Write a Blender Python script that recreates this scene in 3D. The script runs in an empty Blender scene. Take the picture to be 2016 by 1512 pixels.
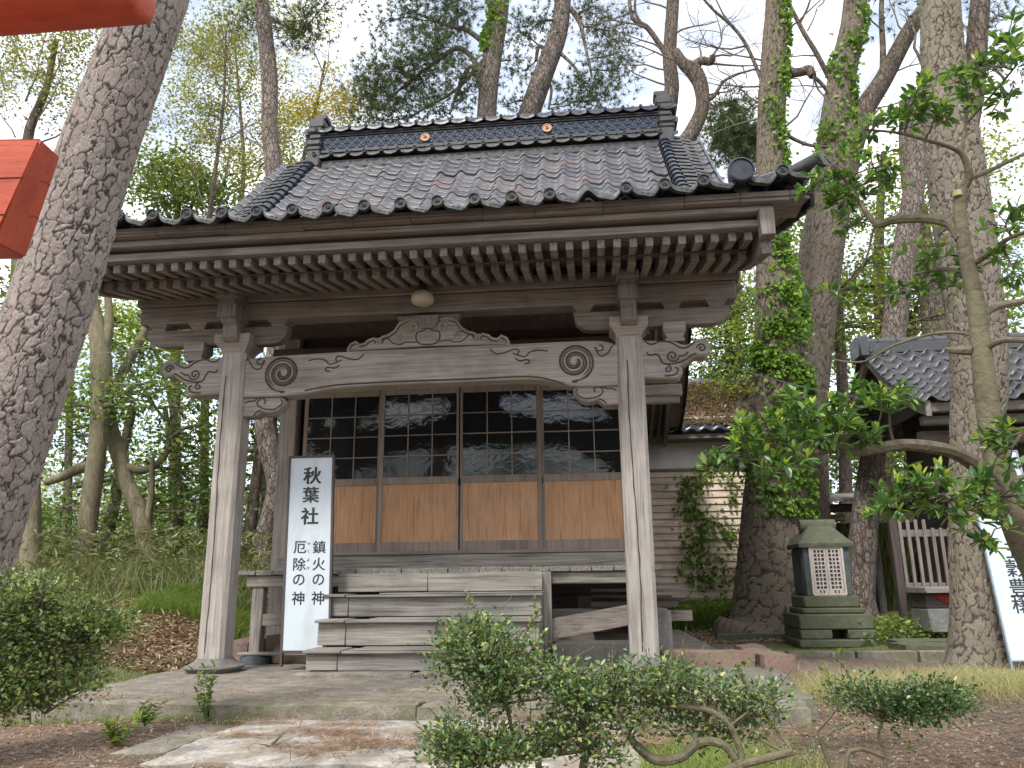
import bpy, bmesh, math, random
import numpy as np
from mathutils import Vector, Matrix
rnd = random.Random(7); rng = np.random.default_rng(7)
S = bpy.context.scene
COL = S.collection
rad = math.radians

# ------------------------------------------------------------------ camera
CP = np.array((1.5532, -7.3416, 0.6009)); YAW, PIT, ROL, FPX = 0.0997, 0.2512, -0.0114, 1557.0
_f = np.array([-math.sin(YAW)*math.cos(PIT), math.cos(YAW)*math.cos(PIT), math.sin(PIT)])
_r = np.array([math.cos(YAW), math.sin(YAW), 0]); _u = np.cross(_r, _f)
_r2 = _r*math.cos(ROL)+_u*math.sin(ROL); _u2 = -_r*math.sin(ROL)+_u*math.cos(ROL)
cam = bpy.data.cameras.new('camera'); camo = bpy.data.objects.new('camera', cam); COL.objects.link(camo)
cam.sensor_width = 36; cam.lens = FPX/2016*36; cam.clip_end = 2000; cam.clip_start = 0.05
camo.matrix_world = Matrix(((_r2[0], _u2[0], -_f[0], CP[0]), (_r2[1], _u2[1], -_f[1], CP[1]), (_r2[2], _u2[2], -_f[2], CP[2]), (0, 0, 0, 1)))
S.camera = camo

# ------------------------------------------------------------------ world + sun
SUN_EL, SUN_AZ = rad(52), rad(200)      # azimuth from +Y clockwise
w = bpy.data.worlds.new('World'); S.world = w; w.use_nodes = True
nt = w.node_tree; nt.nodes.clear()
def N(nt, t, **k):
    n = nt.nodes.new(t)
    for a, b in k.items():
        if a.startswith('i_'): n.inputs[a[2:].replace('_', ' ')].default_value = b
        else: setattr(n, a, b)
    return n
out = N(nt, 'ShaderNodeOutputWorld'); bg = N(nt, 'ShaderNodeBackground'); bg.inputs[1].default_value = 0.15
sky = N(nt, 'ShaderNodeTexSky', sky_type='NISHITA', sun_disc=False, sun_elevation=SUN_EL, sun_rotation=SUN_AZ, air_density=1.0, dust_density=1.5)
tc = N(nt, 'ShaderNodeTexCoord'); mp = N(nt, 'ShaderNodeMapping'); mp.inputs['Scale'].default_value = (1, 1, 2.2)
no = N(nt, 'ShaderNodeTexNoise'); no.inputs['Scale'].default_value = 2.6; no.inputs['Detail'].default_value = 6; no.inputs['Roughness'].default_value = .55
cr = N(nt, 'ShaderNodeValToRGB'); cr.color_ramp.elements[0].position = .40; cr.color_ramp.elements[1].position = .58
cr.color_ramp.elements[0].color = (.42, .42, .42, 1); cr.color_ramp.elements[1].color = (1, 1, 1, 1)
mx = N(nt, 'ShaderNodeMix', data_type='RGBA'); mx.inputs[7].default_value = (5.4, 5.55, 5.75, 1)
L = nt.links.new
no2 = N(nt, 'ShaderNodeTexNoise'); no2.inputs['Scale'].default_value = 5; no2.inputs['Detail'].default_value = 7; no2.inputs['Roughness'].default_value = .6
cr2 = N(nt, 'ShaderNodeValToRGB'); cr2.color_ramp.elements[0].position = .38; cr2.color_ramp.elements[1].position = .62
cr2.color_ramp.elements[0].color = (.31, .325, .35, 1); cr2.color_ramp.elements[1].color = (.66, .67, .68, 1)
cm_ = N(nt, 'ShaderNodeVectorMath', operation='SCALE'); cm_.inputs['Scale'].default_value = 10
L(mp.outputs[0], no2.inputs['Vector']); L(no2.outputs['Fac'], cr2.inputs[0]); L(cr2.outputs[0], cm_.inputs[0]); L(cm_.outputs[0], mx.inputs[7])
L(tc.outputs['Generated'], mp.inputs[0]); L(mp.outputs[0], no.inputs['Vector']); L(no.outputs['Fac'], cr.inputs[0])
L(cr.outputs[0], mx.inputs[0]); L(sky.outputs[0], mx.inputs[6]); L(mx.outputs[2], bg.inputs[0]); L(bg.outputs[0], out.inputs[0])
sl = bpy.data.lights.new('sun', 'SUN'); sl.energy = 1.5; sl.angle = rad(10); sl.color = (1, .97, .93)
so = bpy.data.objects.new('sun', sl); COL.objects.link(so)
sd = Vector((math.sin(SUN_AZ)*math.cos(SUN_EL), math.cos(SUN_AZ)*math.cos(SUN_EL), math.sin(SUN_EL)))
so.rotation_euler = sd.to_track_quat('Z', 'Y').to_euler()
S.view_settings.view_transform = 'Standard'; S.view_settings.look = 'None'; S.view_settings.gamma = 1
S.view_settings.exposure = 1.25
try:
    S.cycles.max_bounces = 6; S.cycles.diffuse_bounces = 4; S.cycles.transparent_max_bounces = 6
    S.cycles.use_denoising = True
except Exception: pass

# ------------------------------------------------------------------ placing helpers
def ray(x, y): return _f + _r2*(x-1008)/FPX - _u2*(y-756)/FPX
def at(x, y, Y): d = ray(x, y); return CP + d*(Y-CP[1])/d[1]
def atZ(x, y, z): d = ray(x, y); return CP + d*(z-CP[2])/d[2]
def pxm(Y): return (Y-CP[1])/FPX      # metres per photo pixel at that depth

# ------------------------------------------------------------------ mesh builder
class MB:
    def __init__(s): s.v = []; s.f = []; s.sm = []
    def add(s, V, F, smooth=False):
        b = len(s.v); s.v += [tuple(map(float, p)) for p in V]; s.f += [tuple(i+b for i in f) for f in F]; s.sm += [smooth]*len(F); return s
    def box(s, x0, x1, y0, y1, z0, z1, bev=0.004):
        X = sorted((x0, x1)); Y = sorted((y0, y1)); Z = sorted((z0, z1))
        b = min(bev, (X[1]-X[0])*.3, (Y[1]-Y[0])*.3, (Z[1]-Z[0])*.3)
        if b <= 0:
            V = [(x, y, z) for z in Z for y in Y for x in X]
            return s.add(V, [(0, 2, 3, 1), (4, 5, 7, 6), (0, 1, 5, 4), (1, 3, 7, 5), (3, 2, 6, 7), (2, 0, 4, 6)])
        bm = bmesh.new(); bmesh.ops.create_cube(bm, size=1)
        for v in bm.verts: v.co = Vector((X[0] if v.co.x < 0 else X[1], Y[0] if v.co.y < 0 else Y[1], Z[0] if v.co.z < 0 else Z[1]))
        bmesh.ops.bevel(bm, geom=bm.edges[:], offset=b, segments=1, affect='EDGES')
        bm.verts.index_update(); s.add([v.co for v in bm.verts], [[v.index for v in f.verts] for f in bm.faces]); bm.free(); return s
    def obox(s, p0, p1, wd, ht, up=(0, 0, 1)):     # bar between two points
        p0 = np.array(p0, float); p1 = np.array(p1, float); d = p1-p0; d /= np.linalg.norm(d)
        a = np.cross(d, up); a /= np.linalg.norm(a); b = np.cross(a, d)
        V = [p+a*i*wd/2+b*j*ht/2 for p in (p0, p1) for i, j in ((-1, -1), (1, -1), (1, 1), (-1, 1))]
        return s.add(V, [(0, 1, 2, 3), (7, 6, 5, 4), (0, 4, 5, 1), (1, 5, 6, 2), (2, 6, 7, 3), (3, 7, 4, 0)])
    def prism(s, pts, a0, a1, axis='y', bev=0):   # pts 2D: axis y -> (x,z); x -> (y,z); z -> (x,y)
        n = len(pts)
        def m(p, a): return (p[0], a, p[1]) if axis == 'y' else ((a, p[0], p[1]) if axis == 'x' else (p[0], p[1], a))
        if bev:
            bm = bmesh.new(); vs = [bm.verts.new(m(p, a0)) for p in pts]; f = bm.faces.new(vs)
            r = bmesh.ops.extrude_face_region(bm, geom=[f]); nv = [g for g in r['geom'] if isinstance(g, bmesh.types.BMVert)]
            for v in nv:
                i = 1 if axis == 'y' else (0 if axis == 'x' else 2); v.co[i] = a1
            bmesh.ops.recalc_face_normals(bm, faces=bm.faces[:])
            es = [e for e in bm.edges if len(e.link_faces) == 2 and e.calc_face_angle(0) > .9 and any(len(q.verts) > 4 for q in e.link_faces)]
            bmesh.ops.bevel(bm, geom=es, offset=bev, segments=2, affect='EDGES', clamp_overlap=True)
            bmesh.ops.triangulate(bm, faces=[q for q in bm.faces if len(q.verts) > 4])
            bm.verts.index_update(); s.add([v.co for v in bm.verts], [[v.index for v in q.verts] for q in bm.faces]); bm.free(); return s
        V = [m(p, a0) for p in pts]+[m(p, a1) for p in pts]
        F = [tuple(range(n)), tuple(range(2*n-1, n-1, -1))]+[(i, i+n, (i+1) % n+n, (i+1) % n) for i in range(n)]
        return s.add(V, F)
    def tube(s, P, R, n=8, cap=True):
        P = [np.array(p, float) for p in P]
        if not hasattr(R, '__len__'): R = [R]*len(P)
        V = []; F = []; a = None
        for i, p in enumerate(P):
            d = P[min(i+1, len(P)-1)]-P[max(i-1, 0)]; d = d/(np.linalg.norm(d)+1e-9)
            if a is None:
                a = np.cross(d, (0, 0, 1) if abs(d[2]) < .9 else (0, 1, 0))
            a = a-d*(a@d); a /= np.linalg.norm(a)+1e-9; b = np.cross(d, a)
            for k in range(n):
                t = 2*math.pi*k/n; V.append(p+R[i]*(a*math.cos(t)+b*math.sin(t)))
        for i in range(len(P)-1):
            for k in range(n): F.append((i*n+k, i*n+(k+1) % n, (i+1)*n+(k+1) % n, (i+1)*n+k))
        if cap: F.append(tuple(range(n-1, -1, -1))); F.append(tuple((len(P)-1)*n+k for k in range(n)))
        return s.add(V, F, True)
    def lathe(s, prof, c, n=16, sq=0, axis='z', smooth=True):  # prof (r,h)
        V = []; F = []
        for r, h in prof:
            for k in range(n):
                t = 2*math.pi*(k+.5)/n; cx, cy = math.cos(t), math.sin(t)
                if sq: q = (abs(cx)**sq+abs(cy)**sq)**(-1/sq); cx *= q; cy *= q
                if axis == 'z': V.append((c[0]+r*cx, c[1]+r*cy, c[2]+h))
                elif axis == 'y': V.append((c[0]+r*cx, c[1]+h, c[2]+r*cy))
                else: V.append((c[0]+h, c[1]+r*cx, c[2]+r*cy))
        m = len(prof)
        for i in range(m-1):
            for k in range(n): F.append((i*n+k, i*n+(k+1) % n, (i+1)*n+(k+1) % n, (i+1)*n+k))
        F.append(tuple(range(n-1, -1, -1))); F.append(tuple((m-1)*n+k for k in range(n)))
        return s.add(V, F, smooth)
    def build(s, name, mat, parent=None, recalc=True):
        me = bpy.data.meshes.new(name)
        off = np.array(parent.matrix_world.translation) if parent is not None else np.zeros(3)
        if parent is not None: off = np.array(wloc(parent))
        me.from_pydata([tuple(np.array(v)-off) for v in s.v], [], s.f)
        me.polygons.foreach_set('use_smooth', s.sm)
        if recalc:
            bm = bmesh.new(); bm.from_mesh(me); bmesh.ops.recalc_face_normals(bm, faces=bm.faces[:]); bm.to_mesh(me); bm.free()
        try: me.set_sharp_from_angle(angle=rad(40))
        except Exception: pass
        me.materials.append(mat); o = bpy.data.objects.new(name, me); COL.objects.link(o)
        if parent is not None: o.parent = parent
        return o
def wloc(o):
    l = Vector((0, 0, 0))
    while o is not None: l += o.location; o = o.parent
    return l
def tag(o, label=None, cat=None, group=None, kind=None):
    if label: o['label'] = label
    if cat: o['category'] = cat
    if group: o['group'] = group
    if kind: o['kind'] = kind
    return o
def empty(name, loc, label=None, cat=None, group=None):
    o = bpy.data.objects.new(name, None); o.location = loc; o.empty_display_size = .1; COL.objects.link(o); return tag(o, label, cat, group)
def mesh_np(name, V, F, mat, parent=None, attr=None, smooth=False):
    me = bpy.data.meshes.new(name); V = np.asarray(V, np.float64); F = np.asarray(F, np.int32)
    if parent is not None: V = V-np.array(wloc(parent))
    me.vertices.add(len(V)); me.vertices.foreach_set('co', V.astype(np.float32).ravel())
    k = F.shape[1]; me.loops.add(F.size); me.loops.foreach_set('vertex_index', F.ravel())
    me.polygons.add(len(F)); me.polygons.foreach_set('loop_start', np.arange(len(F), dtype=np.int32)*k)
    if smooth: me.polygons.foreach_set('use_smooth', np.ones(len(F), bool))
    me.update(calc_edges=True)
    if attr is not None:
        for an, av in attr.items():
            A = me.attributes.new(an, 'FLOAT', 'POINT'); A.data.foreach_set('value', np.asarray(av, np.float32))
    me.materials.append(mat); o = bpy.data.objects.new(name, me); COL.objects.link(o)
    if parent is not None: o.parent = parent
    return o

# ------------------------------------------------------------------ materials
def mat(name):
    m = bpy.data.materials.new(name); m.use_nodes = True; t = m.node_tree; b = t.nodes['Principled BSDF']; return m, t, b
def ramp(t, fac, stops):
    r = t.nodes.new('ShaderNodeValToRGB'); e = r.color_ramp.elements
    while len(e) < len(stops): e.new(.5)
    for i, (p, c) in enumerate(stops): e[i].position = p; e[i].color = (*c, 1) if len(c) == 3 else c
    t.links.new(fac, r.inputs[0]); return r.outputs[0]
def noise(t, vec, scale, detail=5, rough=.55, dist=0):
    n = t.nodes.new('ShaderNodeTexNoise'); n.inputs['Scale'].default_value = scale; n.inputs['Detail'].default_value = detail
    n.inputs['Roughness'].default_value = rough; n.inputs['Distortion'].default_value = dist
    if vec is not None: t.links.new(vec, n.inputs['Vector'])
    return n.outputs['Fac']
def coord(t, scale=(1, 1, 1), rot=(0, 0, 0), rand=True):
    c = t.nodes.new('ShaderNodeTexCoord'); m = t.nodes.new('ShaderNodeMapping')
    m.inputs['Scale'].default_value = scale; m.inputs['Rotation'].default_value = rot
    t.links.new(c.outputs['Object'], m.inputs[0])
    if rand:
        o = t.nodes.new('ShaderNodeObjectInfo'); k = t.nodes.new('ShaderNodeMath'); k.operation = 'MULTIPLY'; k.inputs[1].default_value = 37
        t.links.new(o.outputs['Random'], k.inputs[0]); t.links.new(k.outputs[0], m.inputs['Location'])
    return m.outputs[0]
def mixc(t, fac, a, b, mode='MIX'):
    m = t.nodes.new('ShaderNodeMix'); m.data_type = 'RGBA'; m.blend_type = mode
    for s_, v in ((0, fac), (6, a), (7, b)):
        if isinstance(v, (int, float)): m.inputs[s_].default_value = v
        elif isinstance(v, tuple): m.inputs[s_].default_value = (*v, 1)
        else: t.links.new(v, m.inputs[s_])
    return m.outputs[2]
def mth(t, op, a, b=0.0, c=None):
    m = t.nodes.new('ShaderNodeMath'); m.operation = op
    for i, v in enumerate((a, b) if c is None else (a, b, c)):
        if isinstance(v, (int, float)): m.inputs[i].default_value = v
        else: t.links.new(v, m.inputs[i])
    return m.outputs[0]
def bump(t, b, h, s=.4, d=.01):
    n = t.nodes.new('ShaderNodeBump'); n.inputs['Strength'].default_value = s; n.inputs['Distance'].default_value = d
    t.links.new(h, n.inputs['Height']); t.links.new(n.outputs[0], b.inputs['Normal'])
def wood(name, col, axis='x', contrast=.35, crack=.6, fine=60, rough=.8, knots=True):
    m, t, b = mat(name)
    sc = {'x': (.035, 1, 1), 'y': (1, .035, 1), 'z': (1, 1, .035)}[axis]
    v = coord(t, sc)
    g = noise(t, v, fine, 6, .6, .6)
    g2 = noise(t, v, 14, 4, .6, 1.2)
    v2 = coord(t, (1, 1, 1)); blot = noise(t, v2, 2.2, 4, .6)
    dk = tuple(c*(1-contrast) for c in col); lt = tuple(min(1, c*(1+contrast*.8)) for c in col)
    c1 = ramp(t, g, [(.32, dk), (.5, col), (.72, lt)])
    c2 = mixc(t, .6, c1, ramp(t, g2, [(.3, (.62, .6, .58)), (.55, (1, 1, 1)), (.75, (1.0, .97, .93))]), 'MULTIPLY')
    c3 = mixc(t, .75, c2, ramp(t, blot, [(.3, (.66, .62, .62)), (.55, (1, 1, 1)), (.75, (1.0, .95, .88))]), 'MULTIPLY')
    vc = coord(t, tuple(x*.6 for x in sc)); cn = noise(t, vc, 30, 3, .5, .3)
    cm = ramp(t, cn, [(.20, (0, 0, 0)), (.295, (1, 1, 1))])
    c4 = mixc(t, crack, c3, mixc(t, cm, (.12, .1, .09), (1, 1, 1)), 'MULTIPLY')
    oi = t.nodes.new('ShaderNodeObjectInfo')
    c5 = mixc(t, 1.0, c4, ramp(t, oi.outputs['Random'], [(0, (.84, .84, .86)), (1, (1.08, 1.05, 1.0))]), 'MULTIPLY')
    t.links.new(c5, b.inputs['Base Color']); b.inputs['Roughness'].default_value = rough
    b.inputs['Specular IOR Level'].default_value = .25
    h = mth(t, 'ADD', mth(t, 'MULTIPLY', g, .6), mth(t, 'MULTIPLY', cm, .8)); bump(t, b, h, .5, .006)
    return m
def wset(name, col, **k): return {a: wood(name+'_'+a, col, a, **k) for a in 'xyz'}
WG = wset('weathered_wood', (.33, .297, .268))            # pale grey porch timber
WP = wset('pillar_wood', (.36, .333, .305), contrast=.36, crack=.8)
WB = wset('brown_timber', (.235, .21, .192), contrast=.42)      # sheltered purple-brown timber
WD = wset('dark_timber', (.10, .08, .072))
WS = wset('step_wood', (.275, .258, .232), contrast=.5, crack=.85, fine=40)
WF = wset('door_frame_wood', (.30, .25, .21), contrast=.2, crack=.2)
GROOVE = wood('groove_wood', (.085, .07, .06), 'x')  # dark tone stands in for the shade inside carved grooves
def plain(name, col, rough=.6, met=0, var=.2, sc=8, bmp=.2, spec=.4, coat=0):
    m, t, b = mat(name); v = coord(t); n = noise(t, v, sc, 6, .6)
    c = ramp(t, n, [(.3, tuple(x*(1-var) for x in col)), (.7, tuple(min(1, x*(1+var)) for x in col))])
    t.links.new(c, b.inputs['Base Color']); b.inputs['Roughness'].default_value = rough; b.inputs['Metallic'].default_value = met
    b.inputs['Specular IOR Level'].default_value = spec; b.inputs['Coat Weight'].default_value = coat
    if bmp: bump(t, b, noise(t, v, sc*6, 5), bmp, .005)
    return m
def teak():
    m, t, b = mat('varnished_panel'); v = coord(t, (1, 1, .05)); g = noise(t, v, 28, 5, .55, 1.5); g2 = noise(t, v, 90, 4, .6)
    c = ramp(t, g, [(.3, (.34, .16, .07)), (.45, (.50, .265, .13)), (.6, (.56, .32, .165)), (.75, (.43, .21, .095))])
    gr = noise(t, coord(t, (1, 1, .5)), 3, 5, .65); c = mixc(t, .55, c, ramp(t, gr, [(.35, (.72, .68, .66)), (.6, (1.05, 1.03, 1))]), 'MULTIPLY'); c = mixc(t, .4, c, ramp(t, g2, [(.35, (.7, .62, .55)), (.6, (1, 1, 1))]), 'MULTIPLY')
    t.links.new(c, b.inputs['Base Color']); b.inputs['Roughness'].default_value = .42; return m
TEAK = teak()
def tilemat(name, c0, c1, c2, rough=.42, moss=0):
    m, t, b = mat(name); v = coord(t, rand=False)
    at_ = t.nodes.new('ShaderNodeAttribute'); at_.attribute_name = 'rnd'
    c = ramp(t, at_.outputs['Fac'], [(0, c0), (.45, c1), (.86, tuple(x*1.15 for x in c1)), (.93, c2), (1, c2)])
    n = noise(t, v, 9, 6, .65); c = mixc(t, .8, c, ramp(t, n, [(.3, (.6, .6, .6)), (.6, (1, 1, 1)), (.8, (1.25, 1.25, 1.2))]), 'MULTIPLY')
    if moss:
        n2 = noise(t, v, 14, 5, .7); c = mixc(t, ramp(t, n2, [(.5, (0, 0, 0)), (.68, (moss, moss, moss))]), c, (.22, .22, .12))
    t.links.new(c, b.inputs['Base Color'])
    t.links.new(ramp(t, n, [(.3, (rough-.12,)*3), (.7, (rough+.2,)*3)]), b.inputs['Roughness']); bump(t, b, noise(t, v, 60, 4), .25, .003); return m
TILE = tilemat('roof_tile', (.05, .054, .064), (.09, .083, .088), (.11, .078, .072), .36)
TEAVE = tilemat('eave_tile', (.026, .028, .03), (.042, .044, .046), (.06, .06, .055), .5, .3)
TBLK = tilemat('glazed_tile', (.022, .027, .038), (.03, .036, .048), (.05, .05, .055), .2)
TRIDGE = tilemat('ridge_tile', (.032, .031, .033), (.055, .05, .051), (.09, .075, .07), .42, .15)
NAVY = plain('navy_glaze', (.018, .028, .05), .22, 0, .3, 10, .1, .6)
def stone(name, col, moss=0, mcol=(.10, .14, .05), sc=5, var=.3, rough=.9, b_=.5):
    m, t, b = mat(name); v = coord(t, rand=True); n = noise(t, v, sc, 8, .65); n2 = noise(t, v, sc*9, 4, .6)
    c = ramp(t, n, [(.3, tuple(x*(1-var) for x in col)), (.5, col), (.7, tuple(x*(1+var) for x in col))])
    c = mixc(t, .7, c, ramp(t, n2, [(.35, (.6, .6, .6)), (.55, (1, 1, 1)), (.7, (1.2, 1.2, 1.2))]), 'MULTIPLY')
    if moss:
        n3 = noise(t, v, sc*.7, 6, .7, .5); c = mixc(t, ramp(t, n3, [(.55-moss*.35, (0, 0, 0)), (.72-moss*.3, (.85,)*3)]), c, mcol)
    t.links.new(c, b.inputs['Base Color']); b.inputs['Roughness'].default_value = rough; b.inputs['Specular IOR Level'].default_value = .2
    bump(t, b, mth(t, 'ADD', n, mth(t, 'MULTIPLY', n2, .3)), b_, .02); return m
CONC = stone('old_concrete', (.245, .215, .18), .18, (.17, .155, .10), 7, .4, .9, .9)
KERB = stone('mossy_kerb_stone', (.25, .22, .18), .32, (.15, .155, .08), 7, .4, .9, .9)
SLAB = stone('lichen_slab', (.39, .36, .32), .35, (.25, .21, .15), 6, .6, .9, .9)
STG = stone('mossy_green_stone', (.13, .132, .105), .6, (.10, .11, .062), 7, .45, .95, .8)
STD = stone('dark_slate_stone', (.085, .095, .105), .15, (.10, .12, .07), 4)
STR = stone('red_stone', (.20, .125, .105), .25, (.2, .18, .12), 4)
STK = stone('blackened_stone', (.075, .072, .068), .2, (.1, .1, .07), 6)
PLINTH = stone('plinth_stone', (.19, .175, .165), .2, (.17, .17, .12), 6)
def signmat():
    m, t, b = mat('sign_white'); v = coord(t, (1, 1, .25)); n = noise(t, v, 7, 6, .65); n2 = noise(t, coord(t), 45, 5, .7)
    c = ramp(t, n, [(.3, (.40, .44, .455)), (.5, (.47, .525, .56)), (.7, (.48, .54, .58))])
    c = mixc(t, ramp(t, n2, [(.66, (0,)*3), (.8, (.35,)*3)]), c, (.30, .29, .25))
    t.links.new(c, b.inputs['Base Color']); b.inputs['Roughness'].default_value = .42; return m
WHITE = signmat()
SBROWN = plain('sign_frame_brown', (.055, .04, .035), .5)
INK = plain('sign_ink', (.012, .012, .014), .5, 0, .1, 8, 0)
PLASTER = plain('white_plaster', (.72, .70, .66), .9, 0, .15, 3, .2)
def redpaint():
    m, t, b = mat('vermilion_paint'); v = coord(t, (.06, 1, 1)); g = noise(t, v, 70, 6, .65); v2 = coord(t); n = noise(t, v2, 6, 6, .65); n2 = noise(t, v2, 40, 5, .7)
    c = ramp(t, n, [(.3, (.36, .05, .02)), (.55, (.48, .075, .03)), (.75, (.55, .13, .07))])
    c = mixc(t, .5, c, ramp(t, g, [(.3, (.7, .6, .55)), (.5, (1, 1, 1)), (.7, (1.1, 1.15, 1.15))]), 'MULTIPLY')
    c = mixc(t, ramp(t, n2, [(.70, (0,)*3), (.74, (.7,)*3)]), c, (.16, .07, .045))
    v3 = coord(t, (.02, .6, .6)); ck = ramp(t, noise(t, v3, 30, 2, .4), [(.24, (0,)*3), (.27, (1,)*3)]); c = mixc(t, ck, (.09, .02, .012), c)
    t.links.new(c, b.inputs['Base Color']); b.inputs['Roughness'].default_value = .62; bump(t, b, mth(t, 'ADD', ck, mth(t, 'MULTIPLY', g, .6)), .6, .004); return m
RED = redpaint()
def bark(name, col, scale=9, zs=.45, depth=.03, rot=(0, 0, 0), crk=(.06, .05, .043), moss=0, strength=1, lo=.0, hi=.10, ck=.75):
    m, t, b = mat(name); v = coord(t, (1, 1, zs), rot)
    def warp(sc, amt, vin):
        nz = t.nodes.new('ShaderNodeTexNoise'); nz.inputs['Scale'].default_value = sc; nz.inputs['Detail'].default_value = 4; nz.inputs['Roughness'].default_value = .6; t.links.new(vin, nz.inputs['Vector'])
        vm = t.nodes.new('ShaderNodeVectorMath'); vm.operation = 'MULTIPLY_ADD'; vm.inputs[1].default_value = (amt,)*3
        t.links.new(nz.outputs['Color'], vm.inputs[0]); t.links.new(vin, vm.inputs[2]); return vm.outputs[0]
    w1 = warp(scale*1.1, 1.3/scale, v); w1 = warp(scale*4, .35/scale, w1)
    def vor(sc, feat='DISTANCE_TO_EDGE'):
        vo = t.nodes.new('ShaderNodeTexVoronoi'); vo.feature = feat; vo.inputs['Scale'].default_value = sc; t.links.new(w1, vo.inputs['Vector']); return vo
    e1 = ramp(t, vor(scale).outputs['Distance'], [(lo, (0,)*3), (hi, (1,)*3)])
    e2 = ramp(t, vor(scale*2.3).outputs['Distance'], [(0, (.35,)*3), (.09, (1,)*3)])
    sx = t.nodes.new('ShaderNodeSeparateColor'); t.links.new(vor(scale, 'F1').outputs['Color'], sx.inputs[0])
    f = noise(t, v, scale*4.5, 7, .72); big = noise(t, v, 1.6, 4); med = noise(t, v, scale*.9, 3)
    c = ramp(t, f, [(.28, tuple(x*.5 for x in col)), (.5, col), (.7, tuple(min(1, x*1.4) for x in col))])
    c = mixc(t, .7, c, ramp(t, sx.outputs[0], [(0, (.68, .66, .66)), (1, (1.2, 1.17, 1.12))]), 'MULTIPLY')
    c = mixc(t, .6, c, ramp(t, big, [(.35, (.75, .72, .7)), (.65, (1.12, 1.1, 1.06))]), 'MULTIPLY')
    if moss: c = mixc(t, ramp(t, big, [(.45, (0,)*3), (.65, (moss,)*3)]), c, (.15, .155, .08))
    dk = mth(t, 'MULTIPLY', mth(t, 'SUBTRACT', 1.0, mth(t, 'MULTIPLY', e1, e2)), ramp(t, med, [(.33, (.25*ck,)*3), (.6, (ck,)*3)]))
    c = mixc(t, dk, c, crk); t.links.new(c, b.inputs['Base Color']); b.inputs['Roughness'].default_value = .92; b.inputs['Specular IOR Level'].default_value = .15
    h = mth(t, 'ADD', mth(t, 'ADD', e1, mth(t, 'MULTIPLY', e2, .4)), mth(t, 'ADD', mth(t, 'MULTIPLY', f, .55), mth(t, 'MULTIPLY', sx.outputs[1], .7)))
    bump(t, b, h, strength, depth); return m
BK_NEAR = bark('pine_bark_near', (.46, .42, .395), 21, .55, .02, (0, rad(-13), 0), (.085, .068, .06), hi=.13, ck=.8)
BK_PINE = bark('pine_bark', (.30, .255, .225), 15, .35, .03)
BK_BIG = bark('big_pine_bark', (.31, .275, .23), 14, .4, .035, moss=.4, ck=.85)
BK_DARK = bark('grey_brown_bark', (.20, .165, .135), 14, .3, .02)
BK_OLD = bark('old_tree_bark', (.22, .175, .145), 12, .3, .03, moss=.25, ck=.6)
BK_SM = bark('smooth_bark', (.235, .205, .14), 5, .3, .008, moss=.5, crk=(.13, .12, .08), strength=.6, ck=.3)
BK_CAM = bark('camellia_bark', (.15, .128, .092), 6, 1.2, .006, moss=.4, crk=(.16, .14, .10), strength=.5, ck=.3)
BK_TWIG = plain('twig_bark', (.15, .125, .10), .9, 0, .25, 20, .3, .1)
def leafm(name, stops, rough=.5, tr=.35, spec=.4):
    m, t, b = mat(name); a = t.nodes.new('ShaderNodeAttribute'); a.attribute_name = 'rnd'
    c = ramp(t, a.outputs['Fac'], stops); t.links.new(c, b.inputs['Base Color']); b.inputs['Roughness'].default_value = rough; b.inputs['Specular IOR Level'].default_value = spec
    tl = t.nodes.new('ShaderNodeBsdfTranslucent'); t.links.new(mixc(t, 1, c, (1.2, 1.25, .7), 'MULTIPLY'), tl.inputs[0])
    ms = t.nodes.new('ShaderNodeMixShader'); ms.inputs[0].default_value = tr
    o = t.nodes['Material Output']; t.links.new(b.outputs[0], ms.inputs[1]); t.links.new(tl.outputs[0], ms.inputs[2]); t.links.new(ms.outputs[0], o.inputs[0]); return m
LF_PINE = leafm('pine_needles', [(0, (.045, .07, .03)), (.6, (.085, .115, .05)), (1, (.15, .17, .075))], .6, .3)
LF_EVER = leafm('evergreen_leaf', [(0, (.05, .09, .025)), (.5, (.12, .185, .05)), (.85, (.21, .28, .075)), (1, (.36, .40, .12))], .38, .45)
LF_LIME = leafm('young_maple_leaf', [(0, (.13, .20, .03)), (.5, (.24, .32, .05)), (1, (.40, .44, .09))], .6, .5)
LF_YEL = leafm('yellow_spring_leaf', [(0, (.26, .20, .03)), (.5, (.44, .34, .045)), (1, (.55, .45, .09))], .6, .5)
LF_SPRING = leafm('sparse_spring_leaf', [(0, (.12, .13, .04)), (.5, (.24, .24, .07)), (1, (.38, .35, .11))], .6, .5)
LF_CAM = leafm('glossy_leaf', [(0, (.035, .085, .026)), (.5, (.085, .175, .045)), (.82, (.16, .28, .07)), (.87, (.30, .40, .07)), (1, (.45, .54, .10))], .3, .38, .5)
LF_BUSH = leafm('holly_leaf', [(0, (.04, .08, .03)), (.5, (.095, .165, .065)), (.8, (.17, .26, .09)), (1, (.38, .42, .14))], .32, .3, .6)
LF_IVY = leafm('ivy_leaf', [(0, (.08, .17, .025)), (.6, (.17, .30, .04)), (1, (.30, .42, .08))], .5, .35)
LF_SASA = leafm('bamboo_grass', [(0, (.11, .13, .05)), (.5, (.22, .25, .10)), (1, (.38, .37, .22))], .6, .35)
LF_GRASS = leafm('green_grass', [(0, (.10, .16, .03)), (.6, (.19, .27, .055)), (1, (.36, .41, .13))], .6, .4)
LF_DRY = leafm('dry_grass', [(0, (.22, .23, .09)), (.5, (.42, .39, .19)), (1, (.62, .56, .33))], .7, .4)
LF_NEEDLE = leafm('fallen_needles', [(0, (.12, .07, .045)), (.5, (.30, .17, .095)), (1, (.46, .32, .20))], .8, .1)
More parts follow.
